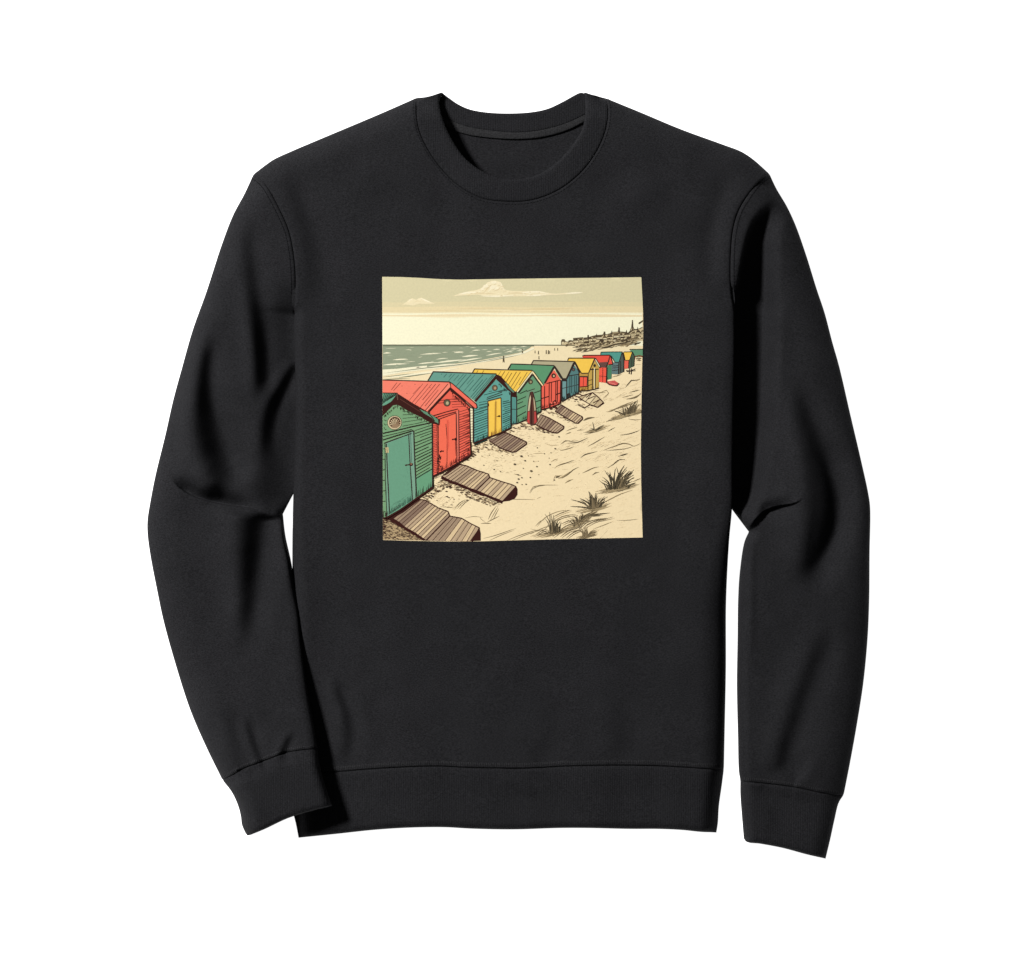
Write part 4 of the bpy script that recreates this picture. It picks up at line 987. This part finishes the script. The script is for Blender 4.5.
h = Ink('printed_beach_hut', 'green printed hut with a yellow roof behind the closed parasol')
h.poly([(511.2, 394), (516.6, 392), (516.6, 423), (511.4, 425)], (92, 152, 142), 0)
h.poly([(516.8, 392.6), (532.4, 374.2), (541, 386), (540.9, 411.6), (530, 418), (516.8, 423.4)], (104, 152, 114), 0)
h.poly([(474.8, 369.4), (532.4, 370.6), (516.6, 391.4), (514.6, 391), (496.4, 374.4), (472.4, 373.8)], YEL, 2)
roofp(h, [501, 505, 509.5, 513, 517, 521, 524.6, 528], 371, -.62, 3.4, .91, 496.4, (120, 92, 44)); h.line([(478, 370.4), (476.6, 373)], .5, (110, 84, 40), 3).line([(484, 370.4), (482, 373.4)], .5, (110, 84, 40), 3)
h.line([(472.2, 373.4), (474.6, 369), (500, 369.8), (532.4, 370.4)], .9, D, 3).line([(532, 372), (524, 382.4), (517, 391.8)], 1.5, (242, 226, 178), 4).line([(531.4, 371.6), (516.4, 391.4)], .4, D, 5).line([(532.6, 374.4), (518.2, 393.2)], 1.4, D, 3)
h.line([(533, 372), (538, 379), (543, 385.4)], 1.6, (246, 226, 170), 4).line([(533, 370.8), (538.6, 378.4), (543.8, 385.4)], .6, D, 5).line([(532.6, 374.2), (537, 380.4), (541.8, 386.8)], 1.3, D, 3)
vent(h, 530.5, 381.8, 2.4)
h.poly([(510.8, 392.2), (516.8, 391.6), (516.6, 397.6), (511.4, 396.8)], BRN, 3)
for p in [[(517, 400.6), (526, 396.6)], [(517, 409.4), (525.6, 405.4)], [(517, 416.6), (526, 411.6)], [(535.8, 401.8), (540.6, 400.2)], [(535.8, 409), (540.6, 406.4)], [(517.4, 404), (523, 401.6)], [(520, 393.6), (527, 390.4)], [(534, 393), (540.6, 390.6)]]: h.line(p, .7, (44, 52, 42), 3)
h.line([(511.4, 396), (511.4, 425)], .9, D, 3).line([(516.6, 396), (516.7, 423.6)], 1, D, 3).line([(541, 386), (540.9, 411.6)], .8, D, 3).line([(511.4, 409.2), (516.4, 409.4)], .5, D, 3).line([(511.4, 424), (516.8, 423.6), (530, 418), (541, 411.4)], .9, D, 3)
h.line([(513, 398), (513, 422)], .3, (60, 112, 104), 3).line([(514.8, 398), (514.8, 422)], .3, (60, 112, 104), 3)
h.poly([(526.6, 391.6), (534.6, 388.6), (535, 411), (526.6, 419)], (112, 150, 118), 1).line([(526.6, 391.6), (534.8, 388.8)], .6, D, 3)
grime(h, (517, 423), (541, 411.4), 30, 4, (48, 66, 50), 6); grime(h, (511.6, 425), (516.6, 423.4), 8, 4, (48, 84, 78), 6)
h.build(30, picture)
h = Ink('printed_parasol', 'closed cream and red printed parasol standing before the green hut')
h.poly([(531, 391.6), (532.8, 391.6), (534.8, 398), (535.9, 411), (537, 421.6), (534.6, 424.4), (531.2, 425.2), (528, 423.6), (526.8, 421.6), (527.4, 410.6), (528.8, 399)], (84, 52, 44), 0)
h.poly([(530.4, 395), (531, 398), (529.4, 410.8), (527, 411.2), (528.4, 401)], (206, 192, 156), 1).poly([(533.2, 397), (534.6, 400), (536, 410.4), (534.4, 410.8)], (190, 172, 138), 1)
h.poly([(527.2, 412), (529.6, 411.4), (529.6, 424), (526.9, 421.8)], (198, 76, 70), 1).poly([(534.2, 412), (535.8, 411.4), (537, 421.6), (534.2, 424)], (186, 70, 66), 1)
h.line([(530.4, 392), (528.4, 402), (526.9, 421.4)], .6, BRN, 2).line([(532.8, 392), (535.2, 402), (537, 421.4)], .6, BRN, 2).line([(531.6, 396), (531.4, 424)], .7, BRN, 2).line([(533, 402), (533.4, 424)], .5, (120, 70, 56), 2)
h.build(38, picture)
h = Ink('printed_beach_hut', 'teal printed hut with a bright yellow door')
h.poly([(473.6, 405), (476.4, 401.6), (496.2, 379.6), (511, 392), (510.9, 427.6), (501.4, 432.2), (488, 437), (473.6, 443.4)], TEALW, 0)
h.poly([(433.7, 372.2), (496.3, 374.4), (474.4, 401), (452.4, 384.6), (449.8, 382), (427.8, 381.6)], TEAL, 2)
roofp(h, [442, 447, 452, 455, 460, 464, 467, 472, 476, 479, 484, 488, 491, 494], 373.6, -.86, 11, .745, 452.4, (52, 92, 86), .5)
h.line([(427.6, 381.4), (433.4, 371.6), (433.8, 371.8), (460, 372.8), (496.4, 374)], 1, D, 3).line([(496, 376.6), (486, 388.6), (475, 401.6)], 1.9, BRN, 4).line([(474.8, 399), (494, 375.4)], .4, D, 4)
h.poly([(495.6, 374), (500.6, 376), (515.6, 392.4), (514.2, 394.6), (509, 391.2), (496.4, 379.6)], BRN, 4).poly([(504.6, 382.4), (506.4, 383), (514.4, 391.8), (513.4, 392.8), (508.6, 388.6)], (96, 134, 110), 5)
plk(h, 474, 487.4, 411, 445.5, 2.4, -.32, -.42, (36, 62, 58), .6, 3); plk(h, 502.6, 510.8, 402, 430, 2.1, -.24, -.5, (36, 62, 58), .55, 3)
plk(h, 479, 487, 402.6, 410, 2.6, -.2, -.3, (36, 62, 58), .5, 3); h.line([(487, 397.6), (502, 392.2)], .6, D, 3).line([(486.6, 399.4), (502.4, 394.4)], .7, D, 3).line([(484, 395), (508.6, 388.6)], .5, (36, 62, 58), 3).line([(489, 391.6), (492, 391)], .4, D, 3).line([(498.4, 392), (509.6, 389.6)], .5, D, 3)
vent(h, 494.8, 387.9, 2.9, (110, 96, 72), (176, 150, 116))
h.poly([(487.4, 401), (501.4, 397.4), (502.2, 432), (487.8, 437.6)], (150, 110, 66), 3).poly([(488.6, 401.6), (500.6, 398.6), (501.2, 432.2), (489, 436.8)], YEL, 4)
h.poly([(494.6, 402), (497, 401.4), (496.4, 433.6), (494.2, 434.2)], (214, 166, 66), 5).line([(495.8, 400.4), (495.6, 420), (495.2, 434)], .4, (110, 78, 40), 6).line([(501, 398), (501.6, 432.4)], .7, D, 6).line([(487.6, 401), (487.9, 437.6)], .5, BRN, 6).line([(487.6, 401), (501, 397.6)], .7, D, 6)
h.ell(499.2, 416.2, 1.3, 1, BRN, 6, 8).line([(496.6, 416.6), (499, 416.4)], .6, BRN, 6).line([(488.4, 403.4), (488.5, 406.4)], .9, BRN, 6)
h.line([(473.7, 406), (473.6, 443.6)], 1, D, 6).line([(511, 392.4), (510.9, 427.6)], 1, D, 6).line([(473.6, 443.6), (488, 437.6), (501.4, 432.6), (511, 427.6)], 1.2, BRN, 6)
grime(h, (474, 443), (488, 437), 22, 4, (40, 74, 68), 6); grime(h, (502, 432), (511, 427.6), 16, 4, (40, 74, 68), 6); grime(h, (489, 436.6), (501, 432), 16, 5, (150, 104, 46), 7)
for k in range(24):
    x = R2.uniform(498, 510); y = 382.4 + (x - 498) * .86 + R2.uniform(0, 1.2); h.line([(x, y), (x, y + R2.uniform(.8, 2.2))], R2.uniform(.4, .7), (36, 56, 52), 6, 1)
h.build(40, picture)
h = Ink('printed_gutter_pipe', 'cream striped printed pipe between the coral and teal huts')
h.poly([(470, 408.6), (473, 408.2), (472.9, 441.6), (470.6, 442.4)], CREAM, 0)
for i in range(12): h.line([(470.2, 410.6 + i * 2.75), (472.8, 410.2 + i * 2.75)], .45, (120, 104, 76), 1)
h.line([(473.1, 408), (473, 442)], .7, D, 1)
h.build(46, picture)
h = Ink('printed_beach_hut', 'coral printed hut with a coral roof and door')
h.poly([(432.4, 424), (430, 411), (450.6, 389), (469.6, 406.6), (470.9, 454.6), (457.3, 463.2), (447.9, 468.4), (432.8, 476.4)], CORALW, 0)
h.poly([(382.7, 380.4), (449.8, 382.3), (426.6, 412), (397.2, 393.4), (382.7, 393)], CORAL, 2)
roofp(h, [424, 429, 433, 437, 441, 444.5], 382.6, -.83, 10.8, .633, 397.2, (130, 56, 46), .5); h.line([(397, 382.6), (391.4, 390)], .5, (120, 50, 42), 3).line([(400.6, 383), (393.6, 390.8)], .5, (120, 50, 42), 3).line([(413, 394), (420, 386.6)], .4, (150, 70, 58), 3)
for x, y in [(407, 393.4), (430, 387.6), (402, 386), (415, 384.4)]: h.ell(x, y, .5, .4, (120, 50, 42), 3, 7)
h.line([(382.7, 380), (410, 380.8), (449.8, 382)], .9, BRN, 4)
h.poly([(449.4, 383), (450.8, 387), (428.4, 412.2), (424.6, 411.4)], (246, 140, 116), 3).line([(448, 384), (425, 411)], .6, BRN, 4).line([(450.8, 388), (440, 399.4), (428.4, 412)], 2.0, BRN, 5)
h.poly([(450.4, 382.6), (452.6, 384.4), (476.2, 404.4), (477, 407.4), (475.4, 408.4), (450.8, 387.4)], (240, 112, 92), 5).poly([(450.6, 387.2), (475.4, 408.2), (472, 408.8), (468.6, 406.6), (458, 396.8), (450.4, 391.4)], BRN, 4).line([(466, 401.6), (471.6, 407.4)], .8, (150, 104, 88), 5)
h.line([(450, 382.2), (453, 384.2), (476.4, 404.2), (477.2, 407.6), (475.4, 408.8)], .8, BRN, 6).line([(450.2, 382.4), (450.8, 387.4)], .6, BRN, 6)
plk(h, 437, 463, 401, 406, 2.4, -.12, -.1, (120, 44, 38), .5, 3); plk(h, 452, 466, 397, 408, 2.7, .05, -.1, (120, 44, 38), .5, 3)
plk(h, 459, 470, 412, 462, 2.6, -.3, -.55, (92, 34, 30), .55, 3); plk(h, 432.8, 437, 426, 474, 1.75, -.15, -.35, (120, 44, 38), .5, 3)
h.line([(433, 416), (446, 412), (458, 409)], .8, BRN, 4).line([(436, 417.6), (446, 414.6), (457, 411.6)], .8, BRN, 4).line([(436, 420.4), (448, 416), (456.4, 413)], .7, BRN, 4)
vent(h, 447, 402.8, 3.6, (92, 84, 66), (180, 170, 130), 5)
h.poly([(438.4, 420.6), (456, 413.6), (456.9, 463.4), (447.9, 468.4), (438.8, 473)], CORALD, 4)
h.poly([(456.2, 411.4), (458.6, 410.6), (459, 462), (457, 463.4)], (226, 120, 100), 5).line([(456.2, 413), (457, 463.4)], .8, BRN, 6).line([(458.7, 409.8), (459.1, 462)], .7, BRN, 6).line([(438.2, 420.6), (438.7, 472.6)], .7, BRN, 6).line([(437, 421), (437.4, 474)], .5, BRN, 6)
h.line([(446, 424), (447.2, 440), (447, 468)], .5, BRN, 5).poly([(446.8, 420), (448.6, 419.6), (449, 446), (447.4, 452)], (222, 92, 72), 5)
h.line([(452, 439.6), (455.4, 439), (457.2, 439.4)], 1.0, BRN, 7, 2).ell(455.6, 439.2, 1.1, 1.5, BRN, 7, 8).line([(440, 452), (441.8, 451), (444, 451.4)], 1.1, BRN, 7, 2)
for k in range(46):
    t_ = R2.random(); x = 439.6 + R2.uniform(-3, 3) * (.35 + t_ * .65); y = 456 + t_ * 18
    h.line([(x, y), (x + R2.uniform(-1.6, 1.6), y - R2.uniform(.6, 2.2))], R2.uniform(.5, 1.1), BRN, 7, 1)
h.line([(455.4, 440), (455.6, 456)], .8, (120, 44, 38), 6, 1)
h.line([(469.6, 408), (470.8, 454.6)], 1.0, BRN, 6).line([(432.8, 476.6), (447.9, 468.8), (457.3, 463.6), (471, 454.8)], 1.3, BRN, 6)
grime(h, (438, 473), (470.6, 455), 60, 6, (110, 40, 34), 7)
for k in range(40):
    x = R2.uniform(452, 469); y = 391.6 + (x - 451) * .88 + R2.uniform(0, 2); h.line([(x, y), (x + R2.uniform(-.4, .4), y + R2.uniform(.8, 2.6))], R2.uniform(.4, .8), BRN, 6, 1)
for k in range(24):
    y = R2.uniform(412, 456); h.line([(469.4, y), (469.4 - R2.uniform(2, 7), y + R2.uniform(.6, 2.4))], R2.uniform(.4, .7), (104, 40, 34), 6, 1)
h.build(48, picture)
h = Ink('printed_beach_hut', 'nearest printed hut, green boards with a round shell vent and sea green door')
h.poly([(382.7, 414), (393, 403), (397, 403), (421, 416), (432.2, 423), (432.6, 486.9), (412.9, 500.6), (400.5, 509.4), (386.6, 517.4), (382.7, 518.6)], GRN, 0)
h.poly([(414.6, 478), (432.4, 468), (432.6, 486.9), (416.4, 497)], (104, 158, 122), 1)
for y0, sl in [(407.4, -.02), (410.6, -.05), (414, -.08), (417.6, -.12), (421.4, -.16), (425.4, -.2)]:
    for xa, xb in [(384, 386.6), (402.6, 430)]:
        xb2 = min(xb, 397 + (y0 - 402) * 1.75)
        if xb2 > xa + 1: h.line([(xa, y0 + 2 - (xa - 383) * .06), ((xa + xb2) / 2, y0 + 1.4 + ((xa + xb2) / 2 - 400) * sl), (xb2, y0 + 1 + (xb2 - 400) * sl)], .5, (58, 70, 50), 3)
plk(h, 415, 432, 430.6, 482, 3.1, -.32, -.62, (44, 48, 36), .7, 3)
h.line([(383, 433.4), (397, 430.4), (411, 427), (431, 422.8)], 1.1, (44, 40, 32), 4).line([(383, 436.6), (398, 433), (412, 429.4)], .6, (44, 40, 32), 4).line([(383, 440), (397, 435.6), (413.6, 430.6)], 1.2, (44, 40, 32), 4)
h.poly([(386, 442), (408.8, 433.4), (413.8, 430.6), (416.4, 497), (412.6, 500.6), (390, 515.4), (386.8, 517)], (122, 162, 138), 3)
h.poly([(388, 443), (408.9, 435), (412.4, 500.6), (400.5, 509), (390, 515.4)], GDOOR, 4)
h.line([(384, 443.4), (397, 438.6), (411.6, 433.4)], .9, D, 5).line([(386.4, 443.8), (387.4, 470), (389.6, 514)], .9, D, 5).line([(408.8, 435), (410.2, 465), (412.6, 500.4)], .8, D, 5).line([(413.8, 430.6), (414.8, 460), (416.6, 497)], 1.1, D, 5).line([(410.6, 434), (411.6, 462)], .5, (60, 90, 80), 5)
h.line([(385, 444), (385.4, 480), (387, 517)], .7, (60, 70, 56), 5)
h.poly([(385.4, 447.6), (388.4, 447), (388.8, 452.6), (386, 453)], (206, 188, 140), 6).line([(387, 447.6), (387.2, 453)], .5, D, 7)
h.ell(411.2, 464.4, 1.9, 1.7, BRN, 6, 10).ell(411.2, 464, .8, .7, (170, 130, 100), 7, 8).line([(405, 465.4), (408, 464.8), (411, 464.6)], 1.0, BRN, 6, 0)
for k in range(34):
    x = R2.uniform(390, 409); y = 516 - (x - 388) * .62 - R2.uniform(0, 9); l = R2.uniform(2, 7)
    h.line([(x, y), (x + l, y - l * .8)], R2.uniform(.3, .8), R2.choice([(70, 110, 92), (84, 128, 108), D]), 5, 2)
for k in range(10): 
    x = R2.uniform(403, 411); y = R2.uniform(464, 492); h.line([(x, y), (x + .3, y + R2.uniform(2, 7))], .4, (84, 126, 106), 5, 2)
for k in range(7): h.line([(383, 449 + k * 10.5), (385.4, 448.6 + k * 10.5)], .6, D, 5)
for k in range(9): h.line([(387 + k * 1.6, 515.6 - k), (388 + k * 1.8, 511 - k * 1.1)], .8, D, 6, 1)
# round shell vent
h.ell(394.6, 422.7, 7.4, 7.2, D, 4, 24, -20).ell(394.6, 422.7, 6.9, 6.7, (206, 188, 150), 5, 24, -20).ell(394.9, 422.5, 5.7, 5.6, (70, 40, 30), 6, 24, -20)
for a in range(-200, 30, 26):
    r_ = math.radians(a); q_ = math.radians(a + 12)
    h.poly([(395.2, 425), (395 + 5.0 * math.cos(r_), 423.4 + 5.0 * math.sin(r_)), (395 + 5.2 * math.cos((r_ + q_) / 2), 423.4 + 5.2 * math.sin((r_ + q_) / 2)), (395 + 5.0 * math.cos(q_), 423.4 + 5.0 * math.sin(q_))], (216, 196, 156) if a < -60 else (176, 150, 116), 7)
h.poly([(391.4, 426.4), (393.6, 424.4), (395.4, 423.8), (398, 424.6), (399.2, 426), (396.6, 428), (393, 428)], (150, 124, 96), 8)
# roof
h.poly([(382.7, 393.3), (397.2, 393.4), (394.8, 399.6), (382.7, 406.6)], (104, 158, 130), 5)
for i in range(8): h.line([(384.6 + i * 1.9, 393.6), (382.7 + i * 1.3 - 1, 404.4 - i * .9)], .7, (44, 56, 46), 6)
h.poly([(382.7, 406), (390, 403), (395, 397), (397.2, 393.2), (412.9, 403.2), (427.5, 411.6), (433, 415.4), (440, 419.8), (439.6, 425.2), (434, 423.8), (431, 423.2), (421, 417.2), (409.2, 411.6), (400, 406), (396.8, 404.8), (393, 405.4), (382.7, 416)], BRN, 7)
h.poly([(419.4, 409), (424, 411), (428, 412.6), (433, 415.8), (438, 419.4), (438.6, 423.6), (434.6, 421.6), (431.6, 417.8), (424, 413.4)], (96, 140, 112), 8)
h.line([(428, 412.8), (432, 417), (434.6, 421)], .7, BRN, 9).line([(397, 394), (397.8, 400)], .8, (110, 80, 66), 8).line([(400, 399), (410, 405.4), (420, 411.6)], .5, (96, 56, 46), 8)
h.line([(382.7, 393), (397.4, 393.2)], .8, BRN, 9).line([(432.3, 423), (432.7, 487)], 1.1, D, 8).line([(386.6, 517.8), (400.5, 509.8), (412.9, 501), (432.8, 487.2)], 1.5, BRN, 8).line([(382.7, 518.8), (387, 517)], 1.2, BRN, 8)
grime(h, (414, 499), (432.4, 487), 30, 7, (60, 84, 64)); grime(h, (389, 515), (412, 500.6), 46, 6, (66, 104, 86)); grime(h, (383, 518), (387, 516), 8, 8, D)
for k in range(40):
    x = R2.uniform(397, 431); y = 404.6 + (x - 397) * .535 + R2.uniform(0, 1.6); h.line([(x, y), (x + R2.uniform(-.4, .4), y + R2.uniform(.8, 3))], R2.uniform(.4, .8), (50, 46, 34), 6, 1)
for k in range(26):
    x = R2.uniform(383, 396); y = 416 - (x - 383) * .84 + R2.uniform(0, 1.4); h.line([(x, y), (x + .2, y + R2.uniform(.8, 2.4))], R2.uniform(.4, .7), (50, 46, 34), 6, 1)
h.build(57, picture)

# --- beach grass
def tuft(label, base, tips, n, w, seed, c=GRS, spread=None, sh=True):
    r = random.Random(seed); g = Ink('printed_grass_tuft', label)
    (xa, ya), (xb, yb) = base
    if sh:
        for k in range(n):
            t_ = r.random(); x = xa + (xb - xa) * t_; y = ya + (yb - ya) * t_ + r.uniform(-1.4, 2.6); l = r.uniform(3, 11)
            g.line([(x - l, y + l * .25), (x, y), (x + l, y - l * .35)], r.uniform(.35, .9), r.choice([GRS2, GRS2, GRS3, GRS3]), 0, 2)
    m_ = len(tips)
    for k in range(n):
        u = k / max(1, n - 1) if k >= m_ else k / max(1, m_ - 1)
        if k < m_: tx, ty = tips[k]; sc = 1
        else:
            u = r.random(); f = u * (m_ - 1); i = min(m_ - 2, int(f)); f -= i
            tx = tips[i][0] * (1 - f) + tips[i + 1][0] * f; ty = tips[i][1] * (1 - f) + tips[i + 1][1] * f; sc = r.uniform(.5, 1.2)
        bt = .2 + .6 * u + r.uniform(-.15, .15)
        bx = xa + (xb - xa) * bt; by = ya + (yb - ya) * bt + r.uniform(-.6, .8)
        ex = bx + (tx - bx) * sc; ey = by + (ty - by) * sc
        mx = bx + (ex - bx) * .38; my = by + (ey - by) * .62
        g.line([(bx, by), (mx, my), (ex, ey)], w * r.uniform(.75, 1.15), r.choice([c, c, (100, 88, 66), GRS2]) if sc < 1 else c, 1, 1)
    return g
tuft('largest dark grass tuft on the right of the printed sand', ((604, 490), (630, 487)), [(599, 480.6), (602.5, 477), (605.8, 473.4), (609.8, 471.6), (613, 476), (616.5, 467), (621, 470), (626.8, 467.2), (629, 471), (632.8, 472.2), (634, 478), (634.6, 483.6)], 46, 1.05, 21).build(12, picture)
tuft('arching grass tuft in the middle of the printed dune', ((584, 509.4), (603, 507)), [(570.5, 506.4), (572.7, 499.8), (580, 500), (588.4, 491.4), (590.4, 494), (595.8, 492.6), (599, 498), (604.6, 496.4), (607, 501)], 40, .95, 22).build(12, picture)
tuft('thin grass tuft at the bottom of the printed sand', ((546, 534), (561, 531)), [(542, 530.4), (544.4, 517.6), (550.8, 514.4), (554.8, 517.6), (558, 524), (561, 522)], 26, .8, 23).build(12, picture)
tuft('low grass clump bending left below the middle tuft', ((572, 528), (590, 514)), [(566, 519), (574, 516), (582, 512.6), (590, 513), (600, 516), (608, 513)], 44, .8, 24, (90, 78, 58)).build(12, picture)
tuft('faint grass tuft cut by the bottom edge of the print', ((580, 537.4), (594, 534)), [(578, 530), (584, 527.6), (588, 526), (594, 529.6), (597, 532)], 22, .7, 25, GRS2).build(12, picture)
tuft('feathery grass tuft at the upper right of the printed sand', ((618, 416.8), (639, 411)), [(614.6, 411.4), (618, 409.6), (624.6, 406.4), (630.6, 405), (634.6, 403), (637.8, 401), (640.8, 404)], 44, .85, 26, (100, 88, 66)).build(12, picture)
tuft('tiny dark twig tuft in the middle of the printed sand', ((591, 430.4), (600, 430)), [(592.4, 422), (588.6, 430), (601.6, 428), (604, 425)], 10, .9, 27).build(12, picture)
for lab, pts in [('sweeping bent grass blades low on the printed dune', [([(556, 533), (566, 526), (574, 523), (586, 520)], .8), ([(552, 537), (562, 530), (576, 527)], .7), ([(560, 537), (568, 531), (577, 528.6)], .8), ([(566, 538), (574, 532), (584, 529)], .8), ([(577, 529), (580, 521), (586, 515), (594, 511)], 1.2), ([(578, 528), (583, 520), (590, 515.6)], 1.0), ([(579, 530), (586, 523), (596, 519.6), (606, 518)], .7), ([(584, 527), (594, 521.4), (604, 519), (613, 517)], .7), ([(553, 517), (560, 513.4), (570, 510)], .6), ([(554, 521), (562, 516.6), (576, 514)], .6), ([(561, 524), (568, 521), (576, 520)], .6), ([(563, 529), (571, 525)], .6), ([(536, 534), (542, 530.6), (548, 529)], .6), ([(533, 537), (542, 534), (552, 533)], .6)])]:
    g = Ink('printed_grass_tuft', lab)
    for p_, w_ in pts:
        g.line(p_, w_ * 1.1, R2.choice([GRS2, (104, 90, 66)]), 1, 2); g.line([(x_ + 1.5, y_ + 1.2) for x_, y_ in p_], w_ * .8, R2.choice([GRS2, GRS3, (104, 90, 66)]), 1, 2)
    g.build(12, picture)


# ------------------------------------------------------------------ backdrop with added glow, lamp, camera
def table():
    me = bpy.data.meshes.new('glow_backdrop')
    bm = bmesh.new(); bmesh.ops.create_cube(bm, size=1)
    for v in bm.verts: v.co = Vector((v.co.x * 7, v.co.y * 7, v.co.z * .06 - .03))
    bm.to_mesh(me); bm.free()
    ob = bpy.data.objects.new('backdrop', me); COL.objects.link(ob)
    ob['kind'] = 'structure'; ob['label'] = 'plain white backdrop under the sweatshirt, with added glow'
    m = bpy.data.materials.new('white_added_glow')
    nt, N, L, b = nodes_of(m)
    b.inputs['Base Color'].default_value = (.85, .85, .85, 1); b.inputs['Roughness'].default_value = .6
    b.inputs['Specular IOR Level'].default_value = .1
    b.inputs['Emission Color'].default_value = (1, 1, 1, 1); b.inputs['Emission Strength'].default_value = 1.02  # glow added so the backdrop stays pure white, free of shadows
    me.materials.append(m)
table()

w = bpy.data.worlds.new('World'); scene.world = w; w.use_nodes = True
w.node_tree.nodes['Background'].inputs[0].default_value = (1, 1, 1, 1)
w.node_tree.nodes['Background'].inputs[1].default_value = .05

ld = bpy.data.lights.new('studio_key_lamp', 'AREA'); ld.shape = 'DISK'; ld.size = 1.15; ld.energy = 600; ld.color = (1, .99, .975)
lo = bpy.data.objects.new('studio_key_lamp', ld); COL.objects.link(lo)
lo.location = (-3.95, 2.7, 4.6)
lo.rotation_euler = (Vector((0, 0, 0)) - lo.location).to_track_quat('-Z', 'Y').to_euler()

cd = bpy.data.cameras.new('camera'); cam = bpy.data.objects.new('camera', cd); COL.objects.link(cam)
cam.location = (0, 0, CAMZ); cd.sensor_width = 36
cd.lens = 36 * (CAMZ - ZREF) / (1024 * S)
cd.clip_end = 50
scene.camera = cam
vs = scene.view_settings
vs.view_transform = 'Standard'; vs.look = 'None'; vs.exposure = 0; vs.gamma = 1
